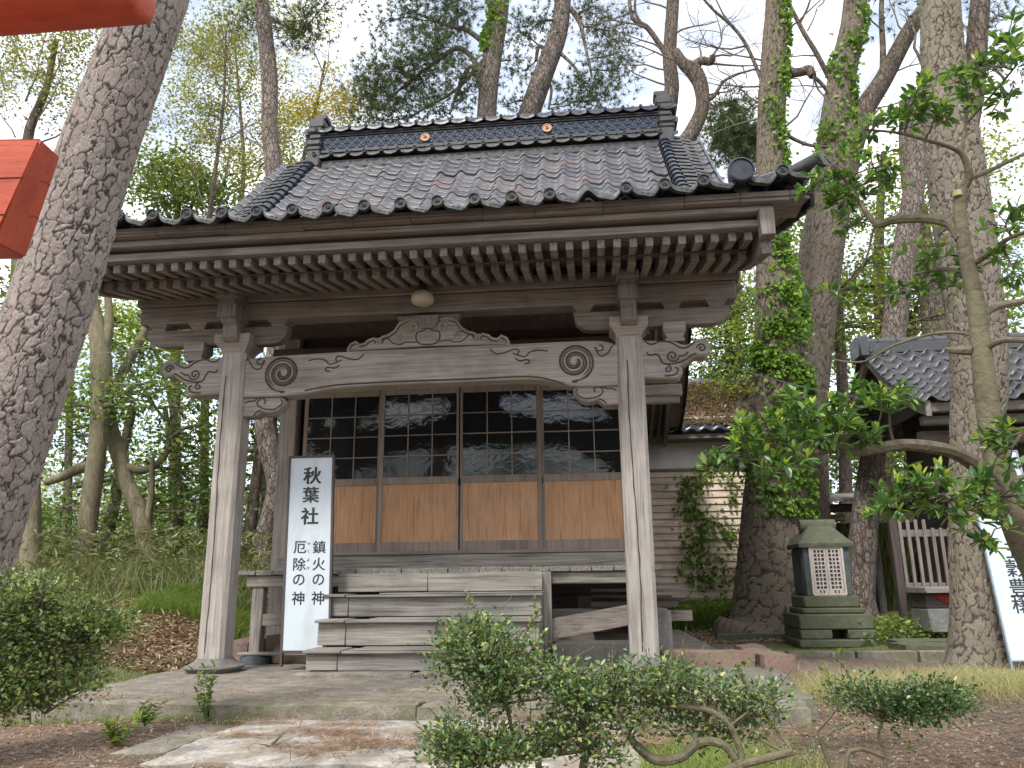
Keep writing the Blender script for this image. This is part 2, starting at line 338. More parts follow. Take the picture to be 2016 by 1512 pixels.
LF_LITTER = leafm('leaf_litter', [(0, (.19, .115, .075)), (.5, (.36, .25, .175)), (1, (.52, .42, .32))], .8, .15)

# ------------------------------------------------------------------ plated bark as real relief
def worley(u, v, pu, seed=1, jit=.85):      # u is periodic with pu cells; returns F1, F2-F1, cell random, offset from cell centre in v
    iu, iv = np.floor(u).astype(int), np.floor(v).astype(int); best = np.full(u.shape, 9.); sec = best.copy(); rr = np.zeros(u.shape); ov = np.zeros(u.shape)
    def h(a, b, k): x = np.sin(a*127.1+b*311.7+k*74.7+seed*13.3)*43758.5453; return x-np.floor(x)
    for du in (-1, 0, 1):
        for dv in (-1, 0, 1):
            cu, cv = iu+du, iv+dv; wu = np.mod(cu, pu); px_ = cu+.5+jit*(h(wu, cv, 1)-.5); py_ = cv+.5+jit*(h(wu, cv, 2)-.5)
            d = np.hypot(u-px_, v-py_); m = d < best; sec = np.where(m, best, np.minimum(sec, d)); rr = np.where(m, h(wu, cv, 3), rr); ov = np.where(m, v-py_, ov); best = np.where(m, d, best)
    return best, sec-best, rr, ov
def vnoise(u, v, pu, seed=0):
    iu, iv = np.floor(u).astype(int), np.floor(v).astype(int); fu, fv = u-iu, v-iv; fu = fu*fu*(3-2*fu); fv = fv*fv*(3-2*fv)
    def h(a, b): x = np.sin(np.mod(a, pu)*127.1+b*311.7+seed*17.7)*43758.5453; return x-np.floor(x)
    return (h(iu, iv)*(1-fu)+h(iu+1, iv)*fu)*(1-fv)+(h(iu, iv+1)*(1-fu)+h(iu+1, iv+1)*fu)*fv
def bark_trunk(name, path, radii, m, parent, ns, dl, cell, asp=1.8, amp=.014, flare=None, cw=.20):
    path = np.array(path); L_ = np.concatenate([[0], np.cumsum(np.linalg.norm(np.diff(path, axis=0), axis=1))]); n = int(L_[-1]/dl); t = np.linspace(0, L_[-1], n)
    P = np.stack([np.interp(t, L_, path[:, k]) for k in range(3)], 1); Rr = np.interp(t, L_, radii); D = unit(np.gradient(P, axis=0)); A = unit(np.cross(D, np.array([[0, 1., 0]]))); B = np.cross(D, A)
    th = np.arange(ns)/ns*2*np.pi; rm = float(np.median(Rr)); pu = max(5, int(round(2*np.pi*rm/cell)))
    TH, T_ = np.meshgrid(th, t); U = TH/(2*np.pi)*pu; V_ = T_/(cell*asp)
    wu = vnoise(U*2, V_*2.5, pu*2, 3)-.5; wv = vnoise(U*2, V_*2.5, pu*2, 5)-.5; wu2 = vnoise(U*7, V_*9, pu*7, 8)-.5
    U2 = U+wu*.7+wu2*.22; V2 = V_+wv*.7+wu2*.15
    f1, e, r1, ov = worley(U2, V2, pu, 1); _, e2, r2, o2 = worley(U2*2+.3, V2*2, pu*2, 7)
    fine = vnoise(U*11, V_*14, pu*11, 2)*.5+vnoise(U*23, V_*29, pu*23, 4)*.5
    plate = np.clip(e/(cw*(.45+1.1*vnoise(U, V_*1.1, pu, 11))), 0, 1); p2 = np.clip(e2/.12, 0, 1)
    H = plate**.5*(.55+.45*r1)+p2*.25*(.4+.6*r2)+ov*.22+fine*.42
    H = H-H.mean(); big = .02*np.sin(3*TH+T_*.8)+.015*np.sin(2*TH-T_*1.7)
    RR = Rr[:, None]*(1+big)+amp*H
    if flare is not None:
        hh = np.exp(-T_/flare[0]); RR = RR*(1+hh*flare[1]*(.6+.4*np.sin(TH*flare[2]+1)))
    V = P[:, None]+RR[..., None]*(A[:, None]*np.cos(TH)[..., None]+B[:, None]*np.sin(TH)[..., None])
    ii, kk = np.meshgrid(np.arange(n-1), np.arange(ns), indexing='ij'); kn = (kk+1) % ns
    F = np.stack([ii*ns+kk, ii*ns+kn, (ii+1)*ns+kn, (ii+1)*ns+kk], -1).reshape(-1, 4)
    return mesh_np(name, V.reshape(-1, 3), F, m, parent, {'fis': (1-plate*(.75+.25*p2)).ravel(), 'plt': (r1*.7+r2*.3).ravel()}, True)
def platemat(name, col, crk, warm=(.30, .19, .14), moss=0):
    m, t, b = mat(name); v = coord(t, rand=False)
    def A(nm): a = t.nodes.new('ShaderNodeAttribute'); a.attribute_name = nm; return a.outputs['Fac']
    f = noise(t, v, 55, 7, .7); big = noise(t, v, 2.2, 4); md = noise(t, v, 14, 5, .65)
    c = ramp(t, f, [(.28, tuple(x*.6 for x in col)), (.5, col), (.72, tuple(min(1, x*1.3) for x in col))])
    c = mixc(t, .8, c, ramp(t, A('plt'), [(.1, (.78, .74, .72)), (.9, (1.15, 1.13, 1.1))]), 'MULTIPLY')
    c = mixc(t, ramp(t, md, [(.5, (0,)*3), (.72, (.5,)*3)]), c, warm)
    if moss: c = mixc(t, ramp(t, big, [(.45, (0,)*3), (.65, (moss,)*3)]), c, (.17, .17, .095))
    c = mixc(t, ramp(t, A('fis'), [(.22, (0,)*3), (.85, (.92,)*3)]), c, crk)
    t.links.new(c, b.inputs['Base Color']); b.inputs['Roughness'].default_value = .92; b.inputs['Specular IOR Level'].default_value = .15
    bump(t, b, mth(t, 'ADD', f, md), .6, .008); return m
PL_NEAR = platemat('plated_bark_near', (.30, .265, .24), (.05, .04, .034))
PL_BIG = platemat('plated_bark_big', (.215, .19, .155), (.055, .045, .035), (.22, .16, .11), .35)
PL_OLD = platemat('plated_bark_old', (.175, .145, .118), (.05, .04, .032), (.17, .115, .08), .3)
# ------------------------------------------------------------------ foliage helpers
def unit(v): return v/(np.linalg.norm(v, axis=-1, keepdims=True)+1e-9)
def leaf_geo(P, size, D=None, ar=.5, jit=.35, up=.5, fold=.15, bias=0):
    n = len(P); s = size*(1+jit*rng.uniform(-1, 1, n))[:, None]
    if D is None: D = rng.normal(size=(n, 3)); D[:, 2] *= .6
    D = unit(D); U = rng.normal(size=(n, 3))*(1-up)+np.array([0, 0, up*1.6]); A = unit(np.cross(D, U)); Nn = np.cross(A, D)
    b = P; tip = P+D*s; ml = P+D*s*.45+A*s*ar*.5+Nn*s*fold; mr = P+D*s*.45-A*s*ar*.5+Nn*s*fold
    V = np.stack([b, ml, tip, mr], 1).reshape(-1, 3); i = np.arange(n)[:, None]*4
    F = np.concatenate([i+np.array([[0, 1, 2]]), i+np.array([[0, 2, 3]])], 0)
    r = np.clip(rng.uniform(0, 1, n)+bias, 0, 1); return V, F, np.repeat(r, 4)
def leaf_geo6(P, size, D, ar=.42, R=None, up=.7):    # nicer leaf for near plants
    n = len(P); s = size*(1+.3*rng.uniform(-1, 1, n))[:, None]; D = unit(D)
    U = rng.normal(size=(n, 3))*(1-up)+np.array([0, 0, up*1.6]); A = unit(np.cross(D, U)); Nn = np.cross(A, D); dr = -.10*rng.uniform(-.5, 2, n)[:, None]
    pts = [P]
    for f_, w_ in ((.25, .36), (.55, .5), (.82, .28)):
        for sg in (1, -1): pts.append(P+D*s*f_+A*s*ar*w_*sg+Nn*s*(.09+dr*f_*f_))
    mids = [P+D*s*f_+Nn*s*(dr*f_*f_) for f_ in (.25, .55, .82)]; pts += mids+[P+D*s+Nn*s*dr]
    V = np.stack(pts, 1).reshape(-1, 3); k = len(pts); i = np.arange(n)[:, None]*k
    T = [(0, 7, 1), (0, 2, 7), (1, 7, 8), (1, 8, 3), (2, 4, 8), (2, 8, 7), (3, 8, 9), (3, 9, 5), (4, 6, 9), (4, 9, 8), (5, 9, 10), (6, 10, 9)]
    F = np.concatenate([i+np.array([q]) for q in T], 0)
    r = rng.uniform(0, 1, n) if R is None else R; return V, F, np.repeat(r, k)
def needle_geo(P, D, ln=.12, wd=.008, k=14, spread=.75):
    n = len(P); Pk = np.repeat(P, k, 0); Dk = unit(np.repeat(unit(D), k, 0)+rng.normal(size=(n*k, 3))*spread)
    L_ = ln*rng.uniform(.7, 1.2, (n*k, 1)); A = unit(np.cross(Dk, rng.normal(size=(n*k, 3))))*wd*.5
    V = np.stack([Pk+A, Pk-A, Pk+Dk*L_], 1).reshape(-1, 3); F = np.arange(n*k*3).reshape(-1, 3)
    return V, F, np.repeat(np.clip(np.repeat(rng.uniform(0, 1, n), k)+rng.normal(size=n*k)*.12, 0, 1), 3)
def blade_geo(P, h, wd, lean=.35, bias=0):
    n = len(P); H = h*rng.uniform(.5, 1.2, (n, 1)); ang = rng.uniform(0, 6.283, n); A = np.stack([np.cos(ang), np.sin(ang), 0*ang], 1)*wd*.5
    Ln = rng.normal(size=(n, 3))*lean; Ln[:, 2] = 0
    V = np.stack([P-A, P+A, P+Ln*H*.35+np.array([0, 0, .6])*H+A*.7, P+Ln*H*.35+np.array([0, 0, .6])*H-A*.7, P+Ln*H+np.array([0, 0, .9])*H], 1).reshape(-1, 3)
    i = np.arange(n)[:, None]*5; F = np.concatenate([i+np.array([q]) for q in ((0, 1, 2), (0, 2, 3), (3, 2, 4))], 0)
    return V, F, np.repeat(np.clip(rng.uniform(0, 1, n)+bias, 0, 1), 5)
def cat(parts):
    V = []; F = []; R = []; o = 0
    for v, f, r in parts: V.append(v); F.append(f+o); R.append(r); o += len(v)
    return np.concatenate(V), np.concatenate(F), np.concatenate(R)
def leafobj(name, geo, m, parent=None):
    V, F, R = geo; return mesh_np(name, V, F, m, parent, {'rnd': R})
def wig(p0, p1, k=6, amp=.06):
    p0 = np.array(p0, float); p1 = np.array(p1, float); d = np.linalg.norm(p1-p0); out = []
    o = np.zeros(3)
    for i in range(k+1):
        t = i/k; o = o+rng.normal(size=3)*amp*d/k*1.2; out.append(p0+(p1-p0)*t+o*math.sin(math.pi*min(1, t*1.0)) if i < k else p1)
    return out
def smooth_poly(P, sub=4):
    P = np.array(P, float); out = []
    n = len(P)
    for i in range(n-1):
        p0 = P[max(i-1, 0)]; p1 = P[i]; p2 = P[i+1]; p3 = P[min(i+2, n-1)]
        for j in range(sub):
            t = j/sub; out.append(.5*((2*p1)+(-p0+p2)*t+(2*p0-5*p1+4*p2-p3)*t*t+(-p0+3*p1-3*p2+p3)*t**3))
    out.append(P[-1]); return np.array(out)
def px_path(pts, Y, sub=4, dY=None):     # pts: (px,py,widthpx) -> smoothed points and radii
    Q = []
    for i, p in enumerate(pts):
        yy = Y+(dY[i] if dY else 0); q = at(p[0], p[1], yy); Q.append((*q, p[2]*.5*pxm(yy)))
    q = smooth_poly(Q, sub); return q[:, :3], np.maximum(q[:, 3], .003)
def grow(tb, p, d, ln, r, depth, tips, kink=.35, grav=0.0, nb=3, side=6, segs=4, keep=.75):
    d = unit(np.array(d, float)); P = [np.array(p, float)]; R = [r]; cur = P[0]
    for i in range(segs):
        d = unit(d+rng.normal(size=3)*kink*.5+np.array([0, 0, grav*.3])); cur = cur+d*ln/segs; P.append(cur); R.append(r*(1-.6*(i+1)/segs))
        if depth > 0 and i >= 1 and rng.uniform() < keep:
            nd = unit(d+rng.normal(size=3)*.9); grow(tb, cur, nd, ln*rng.uniform(.45, .75), R[-1]*.75, depth-1, tips, kink, grav, nb, max(3, side-1), segs, keep)
    tb.tube(P, R, side, False); tips.append((cur, d))
    if depth > 0:
        for _ in range(nb-1): grow(tb, cur, unit(d+rng.normal(size=3)*.7), ln*rng.uniform(.5, .75), R[-1], depth-1, tips, kink, grav, nb, max(3, side-1), segs, keep)
def clumps(c, rx, ry, rz, m, sig, per):
    q = unit(rng.normal(size=(m, 3)))*(rng.uniform(0, 1, (m, 1))**(1/2.4))*np.array([rx, ry, rz])+c
    return q, (np.repeat(q, per, 0)+rng.normal(size=(m*per, 3))*sig*np.array([1.1, 1.1, .6]))
def make_tree(name, label, cat_, trunk, Y, bk, lf=None, blobs=(), limbs=(), leaf=.08, kind='leaf', ground=None, group=None, per=40, sig=.28, trunk_sides=20, twigs=True, ar=.5, crownname='crown', bias=0, plated=None):
    """trunk, limbs: photo pixel paths (x, y, width) laid at depth Y; blobs: (x, y, rxpx, rypx, clumps, dY)"""
    tp, tr = px_path(trunk, Y)
    base = tp[0].copy()
    if ground is not None:
        gp = base.copy(); d = unit(tp[0]-tp[1]); gp[2] = ground
        if base[2] > ground+.02:
            tp = np.vstack([gp+np.array([d[0]*.1, 0, 0]), tp]); tr = np.concatenate([[tr[0]*1.25], tr]); base = tp[0].copy()
    root = empty(name, base, label, cat_, group)
    if ground is not None: tp = np.vstack([np.array([tp[0][0], tp[0][1], min(ground, tp[0][2])-.35]), tp]); tr = np.concatenate([[tr[0]], tr])
    if plated: bark_trunk('trunk', tp, tr, plated[0], root, *plated[1:])
    else: t = MB(); t.tube(tp, tr, trunk_sides); t.build('trunk', bk, root)
    lb = MB(); ends = []; allp = [(p, r) for p, r in zip(tp, tr)]
    for L_ in limbs:
        dy = rnd.uniform(-.4, .4); q, r = px_path(L_, Y, 4, [dy*i/len(L_) for i in range(len(L_))]); lb.tube(q, r, 10); allp += list(zip(q, r))
    parts = []; AP = np.array([p for p, r in allp]); AR = np.array([r for p, r in allp])
    for (x, y, rx, ry, m, dy) in blobs:
        if kind != 'leaf': m = int(m*1.6+1)
        yy = Y+dy; c = at(x, y, yy); s = pxm(yy); rxm, rym = rx*s, ry*s
        q, P = clumps(c, rxm, min(rxm, 1.6), rym, m, sig, per)
        dd = np.linalg.norm(AP-c, axis=1)+np.maximum(0, (AP[:, 2]-c[2]))*1.5; j = int(np.argmin(dd)); p0 = AP[j]; r0 = min(AR[j]*.5, .05)
        path = wig(p0, c, 6, .12); lb.tube(path, np.linspace(r0, .012, 7), 6, False)
        if twigs:
            for k in range(0, len(q)):
                a = path[rnd.randint(3, 6)]; lb.tube(wig(a, q[k], 4, .12), np.linspace(.013, .004, 5), 4, False)
        if kind == 'leaf': parts.append(leaf_geo(P, leaf, None, ar, bias=bias))
        else:
            D = unit(P-np.repeat(q, per, 0)+np.array([0, 0, .05])+rng.normal(size=P.shape)*.05); parts.append(needle_geo(P, D, leaf, leaf*.085, 15))
    if lb.v: lb.build('branches', bk if kind != 'leaf' or bk is BK_SM else BK_DARK, root)
    if parts: leafobj(crownname, cat(parts), lf, root)
    return root, tp, tr
def bare_twigs(root, starts, depth=3, ln=1.3, r=.035, name='twigs', kink=.4, grav=.15):
    tb = MB(); tips = []
    for p, d in starts: grow(tb, p, d, ln, r, depth, tips, kink, grav, 2, 5, 4, .8)
    tb.build(name, BK_TWIG, root, recalc=False); return tips
def ivy_on(path, radii, n, lo, hi, side, size=.07, spread=1.0, name='ivy_vine', label='', group=None, out=.03, wob=1.0, bias=0):
    m = len(path); t = rng.uniform(lo, hi, n)*(m-1); i = np.minimum(t.astype(int), m-2); f = (t-i)[:, None]
    P = np.array(path)[i]*(1-f)+np.array(path)[i+1]*f; R = (np.array(radii)[i]*(1-f[:, 0])+np.array(radii)[i+1]*f[:, 0])
    a = side+spread*rng.normal(size=n)+wob*np.sin(t*.9)*.5
    Dn = np.stack([np.sin(a), -np.cos(a), 0*a], 1)
    keep = (np.sin(t*2.1+a*2.3)+np.sin(t*5.3-a*3.1)*.7+rng.uniform(-1, 1.2, n)) > -.35
    P = P+Dn*(R+rng.uniform(.0, out, n))[:, None]; P = P[keep]; Dn = Dn[keep]
    D = Dn*.5+rng.normal(size=P.shape)*.5+np.array([0, 0, -.5])
    o = leafobj(name, leaf_geo(P, size, D, .9, up=.2, bias=bias), LF_IVY); tag(o, label, 'ivy', group); return o

#@@GROUND
# ------------------------------------------------------------------ ground
def sstep(a, b, x): t = np.clip((x-a)/(b-a), 0, 1); return t*t*(3-2*t)
def gz(x, y):
    x = np.asarray(x, float); y = np.asarray(y, float)
    z = -.245+.045*sstep(-2, 1, y)+.02*np.sin(x*1.7+y*.9)+.015*np.sin(x*3.1-y*2.3)
    left = sstep(-2.3, -4.2, x); z = z+left*(.38*sstep(-1.2, 2.2, y)+.42*sstep(2, 5, y))
    behind = sstep(6.5, 9.5, y); z = z+behind*.25*(1-left)
    under = sstep(-2.6, -2.2, x)*sstep(3.1, 2.7, x)*sstep(-2.0, -1.6, y)*sstep(8, 7, y); z = z-under*.12
    far = sstep(20, 60, y); z = z-far*.6; return z
gx = np.concatenate([np.linspace(-150, -30, 14)[:-1], np.linspace(-30, -9, 30)[:-1], np.arange(-9, 11, .11), np.linspace(11, 30, 26), np.linspace(30, 150, 14)[1:]])
gy = np.concatenate([np.linspace(-60, -9, 18)[:-1], np.arange(-9, 12, .11), np.linspace(12, 30, 26), np.linspace(30, 220, 20)[1:]])
GX, GY = np.meshgrid(gx, gy); GZ = gz(GX, GY)+rng.normal(size=GX.shape)*.004
nx, ny = len(gx), len(gy); idx = np.arange(nx*ny).reshape(ny, nx)
GF = np.stack([idx[:-1, :-1], idx[:-1, 1:], idx[1:, 1:], idx[1:, :-1]], -1).reshape(-1, 4)
green = (sstep(-2.4, -3.4, GX)*sstep(1.4, 3.4, GY)+sstep(3.2, 3.6, GX)*sstep(2.2, 2.6, GY)*sstep(5.5, 3.8, GY)*.8+sstep(6, 9, GY)*.7+.45*np.exp(-((GX+2.6)**2/.5+(GY-.0)**2/1.6)))
green = np.clip(green, 0, 1)
dry = np.exp(-((GX-4.9)**2/2.5+(GY+.2)**2/.6))
litter = np.clip(sstep(-2.2, -2.8, GX)*sstep(.2, 1.0, GY)*sstep(4.2, 3.2, GY)+sstep(2.5, 3.4, GX)*sstep(4.5, 5.2, GY)*sstep(8, 7, GY), 0, 1)
def groundmat():
    m, t, b = mat('forest_ground'); v = coord(t, rand=False)
    n = noise(t, v, 1.6, 8, .65); n2 = noise(t, v, 22, 6, .7); n3 = noise(t, v, 90, 3, .6)
    c = ramp(t, n2, [(.3, (.09, .070, .055)), (.5, (.175, .14, .11)), (.68, (.29, .235, .19))])
    c = mixc(t, ramp(t, n, [(.42, (0,)*3), (.6, (.7,)*3)]), c, ramp(t, n2, [(.3, (.11, .08, .055)), (.55, (.24, .175, .13)), (.7, (.33, .26, .20))]))
    def A(nm): a = t.nodes.new('ShaderNodeAttribute'); a.attribute_name = nm; return a.outputs['Fac']
    c = mixc(t, mth(t, 'MULTIPLY', A('litter'), .8), c, ramp(t, n2, [(.3, (.17, .09, .06)), (.5, (.32, .2, .14)), (.7, (.48, .36, .27))]))
    gf = mth(t, 'MULTIPLY', A('green'), ramp(t, noise(t, v, 5, 5), [(.3, (.4,)*3), (.6, (1,)*3)]))
    c = mixc(t, gf, c, ramp(t, n3, [(.3, (.05, .08, .015)), (.7, (.15, .21, .04))]))
    c = mixc(t, mth(t, 'MULTIPLY', A('dry'), .7), c, ramp(t, n3, [(.3, (.22, .19, .09)), (.7, (.42, .36, .18))]))
    t.links.new(c, b.inputs['Base Color']); b.inputs['Roughness'].default_value = .95; b.inputs['Specular IOR Level'].default_value = .1
    bump(t, b, mth(t, 'ADD', n2, mth(t, 'MULTIPLY', n3, .4)), .9, .03); return m
g = mesh_np('ground', np.stack([GX, GY, GZ], -1).reshape(-1, 3), GF, groundmat(), None, {'green': green.ravel(), 'dry': dry.ravel(), 'litter': litter.ravel()}, True)
tag(g, kind='structure')

# shrine platform: kerb stones and worn concrete
def jbox(mb, poly, z0, z1, j=.012, bev=.015):
    mb.prism([(x+rnd.uniform(-j, j), y+rnd.uniform(-j, j)) for x, y in poly], z0, z1, 'z', bev)
pf = empty('shrine_platform', (0, 0, -.3), 'low worn concrete and stone platform carrying the wooden shrine', 'platform')
pf['kind'] = 'structure'
kb = MB()
def rough_slab(mb, x0, x1, y0, y1, z0, z1, amp=.015, step=.09, skew=0):
    nx_, ny_ = max(2, int((x1-x0)/step)), max(2, int((y1-y0)/step)); V = []; F = []
    ph = rnd.uniform(0, 9)
    for j in range(ny_+1):
        for i in range(nx_+1):
            x = x0+(x1-x0)*i/nx_; y = y0+(y1-y0)*j/ny_; e = 0
            edge = (i in (0, nx_)) or (j in (0, ny_))
            if edge: e = -.006-.012*abs(math.sin(x*5.1+y*3+ph))**2
            V.append((x+rnd.uniform(-amp, amp)*.6, y+skew*(x-x0)+rnd.uniform(-amp, amp)*.6, z1+e+amp*.5*math.sin(x*2.3+ph)*math.cos(y*3+ph)+rnd.uniform(-1, 1)*amp*.22))
    for j in range(ny_):
        for i in range(nx_): a = j*(nx_+1)+i; F.append((a, a+1, a+nx_+2, a+nx_+1))
    b = len(V); ring = [i for i in range(nx_+1)]+[(nx_+1)*j+nx_ for j in range(1, ny_+1)]+[(nx_+1)*ny_+i for i in range(nx_-1, -1, -1)]+[(nx_+1)*j for j in range(ny_-1, 0, -1)]
    for i in ring: v = V[i]; V.append((v[0]+rnd.uniform(-.01, .01), v[1]+rnd.uniform(-.01, .01), z0))
    for k in range(len(ring)): F.append((ring[k], b+k, b+(k+1) % len(ring), ring[(k+1) % len(ring)]))
    mb.add(V, F, True)
for (x0, x1, y0, y1, sk) in ((-2.35, -1.02, -2.00, -1.70, -.02), (-1.0, .38, -2.02, -1.72, -.02), (.40, 1.62, -2.05, -1.74, -.02), (1.64, 2.80, -2.1, -1.76, -.03)):
    rough_slab(kb, x0, x1, y0, y1, -.36, -.118, .012, .07, sk)
kb.build('kerb_stone', KERB, pf, recalc=False)
cs = MB(); rough_slab(cs, -2.45, 2.85, -1.84, 1.0, -.30, -.122, .01, .07); rough_slab(cs, -2.3, 2.95, 1.0, 7.0, -.3, -.125, .01, .2); cs.build('concrete_top', CONC, pf, recalc=False)
pb = MB()
for (x0, x1, y0, y1) in ((1.65, 2.30, -1.66, -.9), (2.32, 2.95, -1.70, -.95), (1.7, 2.35, -.85, -.25), (2.37, 3.0, -.9, -.3), (2.4, 3.1, -.28, .9), (2.45, 3.15, .95, 2.4)): rough_slab(pb, x0, x1, y0, y1, -.25, -.112, .008, .08)
pb.build('paving_slab', stone('paving', (.19, .175, .15), .3, (.15, .15, .09), 6, .35, .9, .8), pf, recalc=False)
# red edging stones on the right, raised
rs = MB(); rough_slab(rs, 2.12, 2.95, .25, .62, -.2, .03, .03, .07); rough_slab(rs, 2.98, 3.25, .1, 1.6, -.3, .0, .03, .07)
ro = rs.build('edging_stone', STR, None, recalc=False); tag(ro, 'reddish rough edging stones to the right of the right front pillar', 'edging stone')
# pale lichen slab path in front
pth = MB(); rough_slab(pth, -.68, 1.75, -3.36, -2.06, -.4, -.198, .016, .05, -.02); po = pth.build('path', SLAB, None, recalc=False); tag(po, kind='structure')
pth = MB(); rough_slab(pth, -.85, -.1, -4.0, -3.40, -.4, -.215, .014, .06); rough_slab(pth, -.05, 1.9, -4.0, -3.42, -.4, -.21, .014, .06); rough_slab(pth, -1.02, -.72, -3.1, -2.2, -.4, -.212, .014, .06, .1)
po = pth.build('path_slab', KERB, None, recalc=False); tag(po, kind='structure')

#@@SHRINE
# ------------------------------------------------------------------ main shrine
ZG = -.12
SH = empty('shrine_building', (0, 0, ZG), 'large weathered wooden shrine with dark tiled roof, carved porch beam and sliding glass doors', 'shrine')
def crv(pts, n=8): return smooth_poly([(*p, 0) for p in pts], n)[:, :2]
# pillars
for sx, nm in ((-1, 'L'), (1, 'R')):
    cx = 1.95*sx; h = .125; c = .032
    oct_ = [(cx-h, -h+c), (cx-h+c, -h), (cx+h-c, -h), (cx+h, -h+c), (cx+h, h-c), (cx+h-c, h), (cx-h+c, h), (cx-h, h-c)]
    p = MB(); p.prism(oct_, 0, 2.885, 'z')
    if sx > 0: p.box(cx-.006, cx+.006, -h-.0015, -h+.01, 0, 0, 0) if False else None
    po = p.build('pillar', WP['z'], SH)
    # long drying check in the pillar face
    ck = MB(); z = .05; x = cx+(-.02 if sx > 0 else -.05); P = []
    while z < 2.7: P.append((x+math.sin(z*2.2)*.012+rnd.uniform(-.004, .004), -h-.0005, z)); z += .13
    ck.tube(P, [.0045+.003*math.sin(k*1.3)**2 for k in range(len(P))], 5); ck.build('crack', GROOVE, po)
    q = MB(); q.lathe([(.15, .004), (.155, -.008), (.175, -.03), (.215, -.055), (.25, -.068), (.25, -.08), (.205, -.112), (.19, -.15)][::-1], (cx, 0, 0), 32, 3.0); q.build('plinth', PLINTH, SH)
# rainbow beam between the pillars
def pz(x, y, Y=-.12): p = at(x, y, Y); return (p[0], p[2])
top = crv([pz(483, 711), pz(504, 704), pz(600, 697), pz(720, 690), pz(900, 682), pz(1050, 675), pz(1120, 672), pz(1173, 670), pz(1200, 674), pz(1217, 680)], 3)
bot = crv([pz(1217, 757), pz(1165, 760), pz(1123, 759), pz(1090, 752), pz(1040, 746), pz(923, 751), pz(780, 756), pz(660, 764), pz(600, 775), pz(540, 780), pz(478, 781)], 3)
rb = MB(); rb.prism([tuple(p) for p in top]+[tuple(p) for p in bot], -.115, .09, 'y', .008)
RB = rb.build('rainbow_beam', WG['x'], SH)
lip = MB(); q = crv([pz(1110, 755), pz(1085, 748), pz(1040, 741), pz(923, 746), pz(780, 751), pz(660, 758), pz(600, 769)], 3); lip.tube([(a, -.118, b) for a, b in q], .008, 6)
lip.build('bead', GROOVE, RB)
def spiral(cx, cz, r0, turns, a0, dirn=1, r1=.012, n=28):
    return [(cx+(r0+(r1-r0)*i/n)*math.cos(a0+dirn*turns*2*math.pi*i/n), cz+(r0+(r1-r0)*i/n)*math.sin(a0+dirn*turns*2*math.pi*i/n)) for i in range(n+1)]
def carve(mb, pts, Y, r=.010): mb.tube([(p[0], Y, p[1]) for p in pts], [r*.5]+[r]*(len(pts)-2)+[r*.4], 6)  # dark tube laid on the face, drawn as a shaded groove line
gv = MB(); rl = MB()
for sx in (1, -1):
    def M(p): return (sx*p[0], p[1])
    cx, cz = pz(1132, 712); cx = 1.43
    s1 = spiral(cx, cz, .185, 2.35, rad(-75), 1, .035, 44); s2 = spiral(cx, cz, .155, 2.2, rad(-60), 1, .02, 40)
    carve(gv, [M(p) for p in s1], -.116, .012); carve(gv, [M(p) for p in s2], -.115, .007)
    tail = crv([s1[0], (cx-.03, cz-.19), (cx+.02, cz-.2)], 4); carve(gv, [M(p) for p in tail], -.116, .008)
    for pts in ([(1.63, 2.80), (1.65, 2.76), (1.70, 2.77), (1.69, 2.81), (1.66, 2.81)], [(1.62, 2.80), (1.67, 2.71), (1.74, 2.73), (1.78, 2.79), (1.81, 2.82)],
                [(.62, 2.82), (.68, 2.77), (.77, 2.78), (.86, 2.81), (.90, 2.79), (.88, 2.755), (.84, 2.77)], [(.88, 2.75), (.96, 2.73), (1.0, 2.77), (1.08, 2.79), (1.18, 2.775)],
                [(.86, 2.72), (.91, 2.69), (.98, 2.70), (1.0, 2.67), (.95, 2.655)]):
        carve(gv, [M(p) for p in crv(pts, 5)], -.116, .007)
gv.build('scroll_groove_shade', GROOVE, RB)
# carved beam ends and brackets (traced in metres, mirrored left/right)
def zc(pts): return [pz(1180+a/4.447, 560+b/4.447, -.1) for a, b in pts]
nose = zc([(362, 478), (430, 492), (540, 490), (580, 482), (650, 495), (720, 520), (760, 525), (810, 505), (850, 478), (900, 470), (950, 490), (982, 540), (965, 600), (930, 628), (850, 625), (800, 660), (745, 700), (715, 715), (735, 760), (722, 798), (680, 825), (600, 822), (555, 822), (362, 818)])
ng = [zc([(395, 490), (430, 520), (480, 520), (520, 500), (580, 498), (640, 515), (700, 550), (750, 555), (800, 530), (840, 500)]),
      zc([(415, 595), (440, 620), (500, 610), (530, 640), (560, 690), (640, 695), (740, 665), (800, 625), (850, 600)]),
      zc([(700, 625), (740, 622), (780, 588)]), zc([(570, 800), (640, 795), (680, 775), (690, 740), (660, 725)])]
nsp = [(zc([(640, 625)])[0], .062, 1.6, 0), (zc([(895, 555)])[0], .045, 1.3, rad(180)), (zc([(600, 740)])[0], .035, 1.1, rad(90))]
lowb = [pz(780+a/2.8, 380+b/2.8, -.1) for a, b in [(1232, 1035), (1060, 1040), (1010, 1050), (975, 1080), (978, 1105), (1020, 1140), (1060, 1148), (1085, 1146), (1110, 1140), (1150, 1165), (1232, 1162)]]
lg = [[pz(780+a/2.8, 380+b/2.8, -.1) for a, b in q] for q in ([(1000, 1075), (990, 1100), (1030, 1128), (1075, 1128), (1110, 1120), (1140, 1095), (1130, 1070), (1105, 1065), (1090, 1080), (1100, 1095)], [(1140, 1060), (1160, 1075), (1190, 1075), (1215, 1085)], [(1115, 1130), (1140, 1140), (1160, 1158)])]
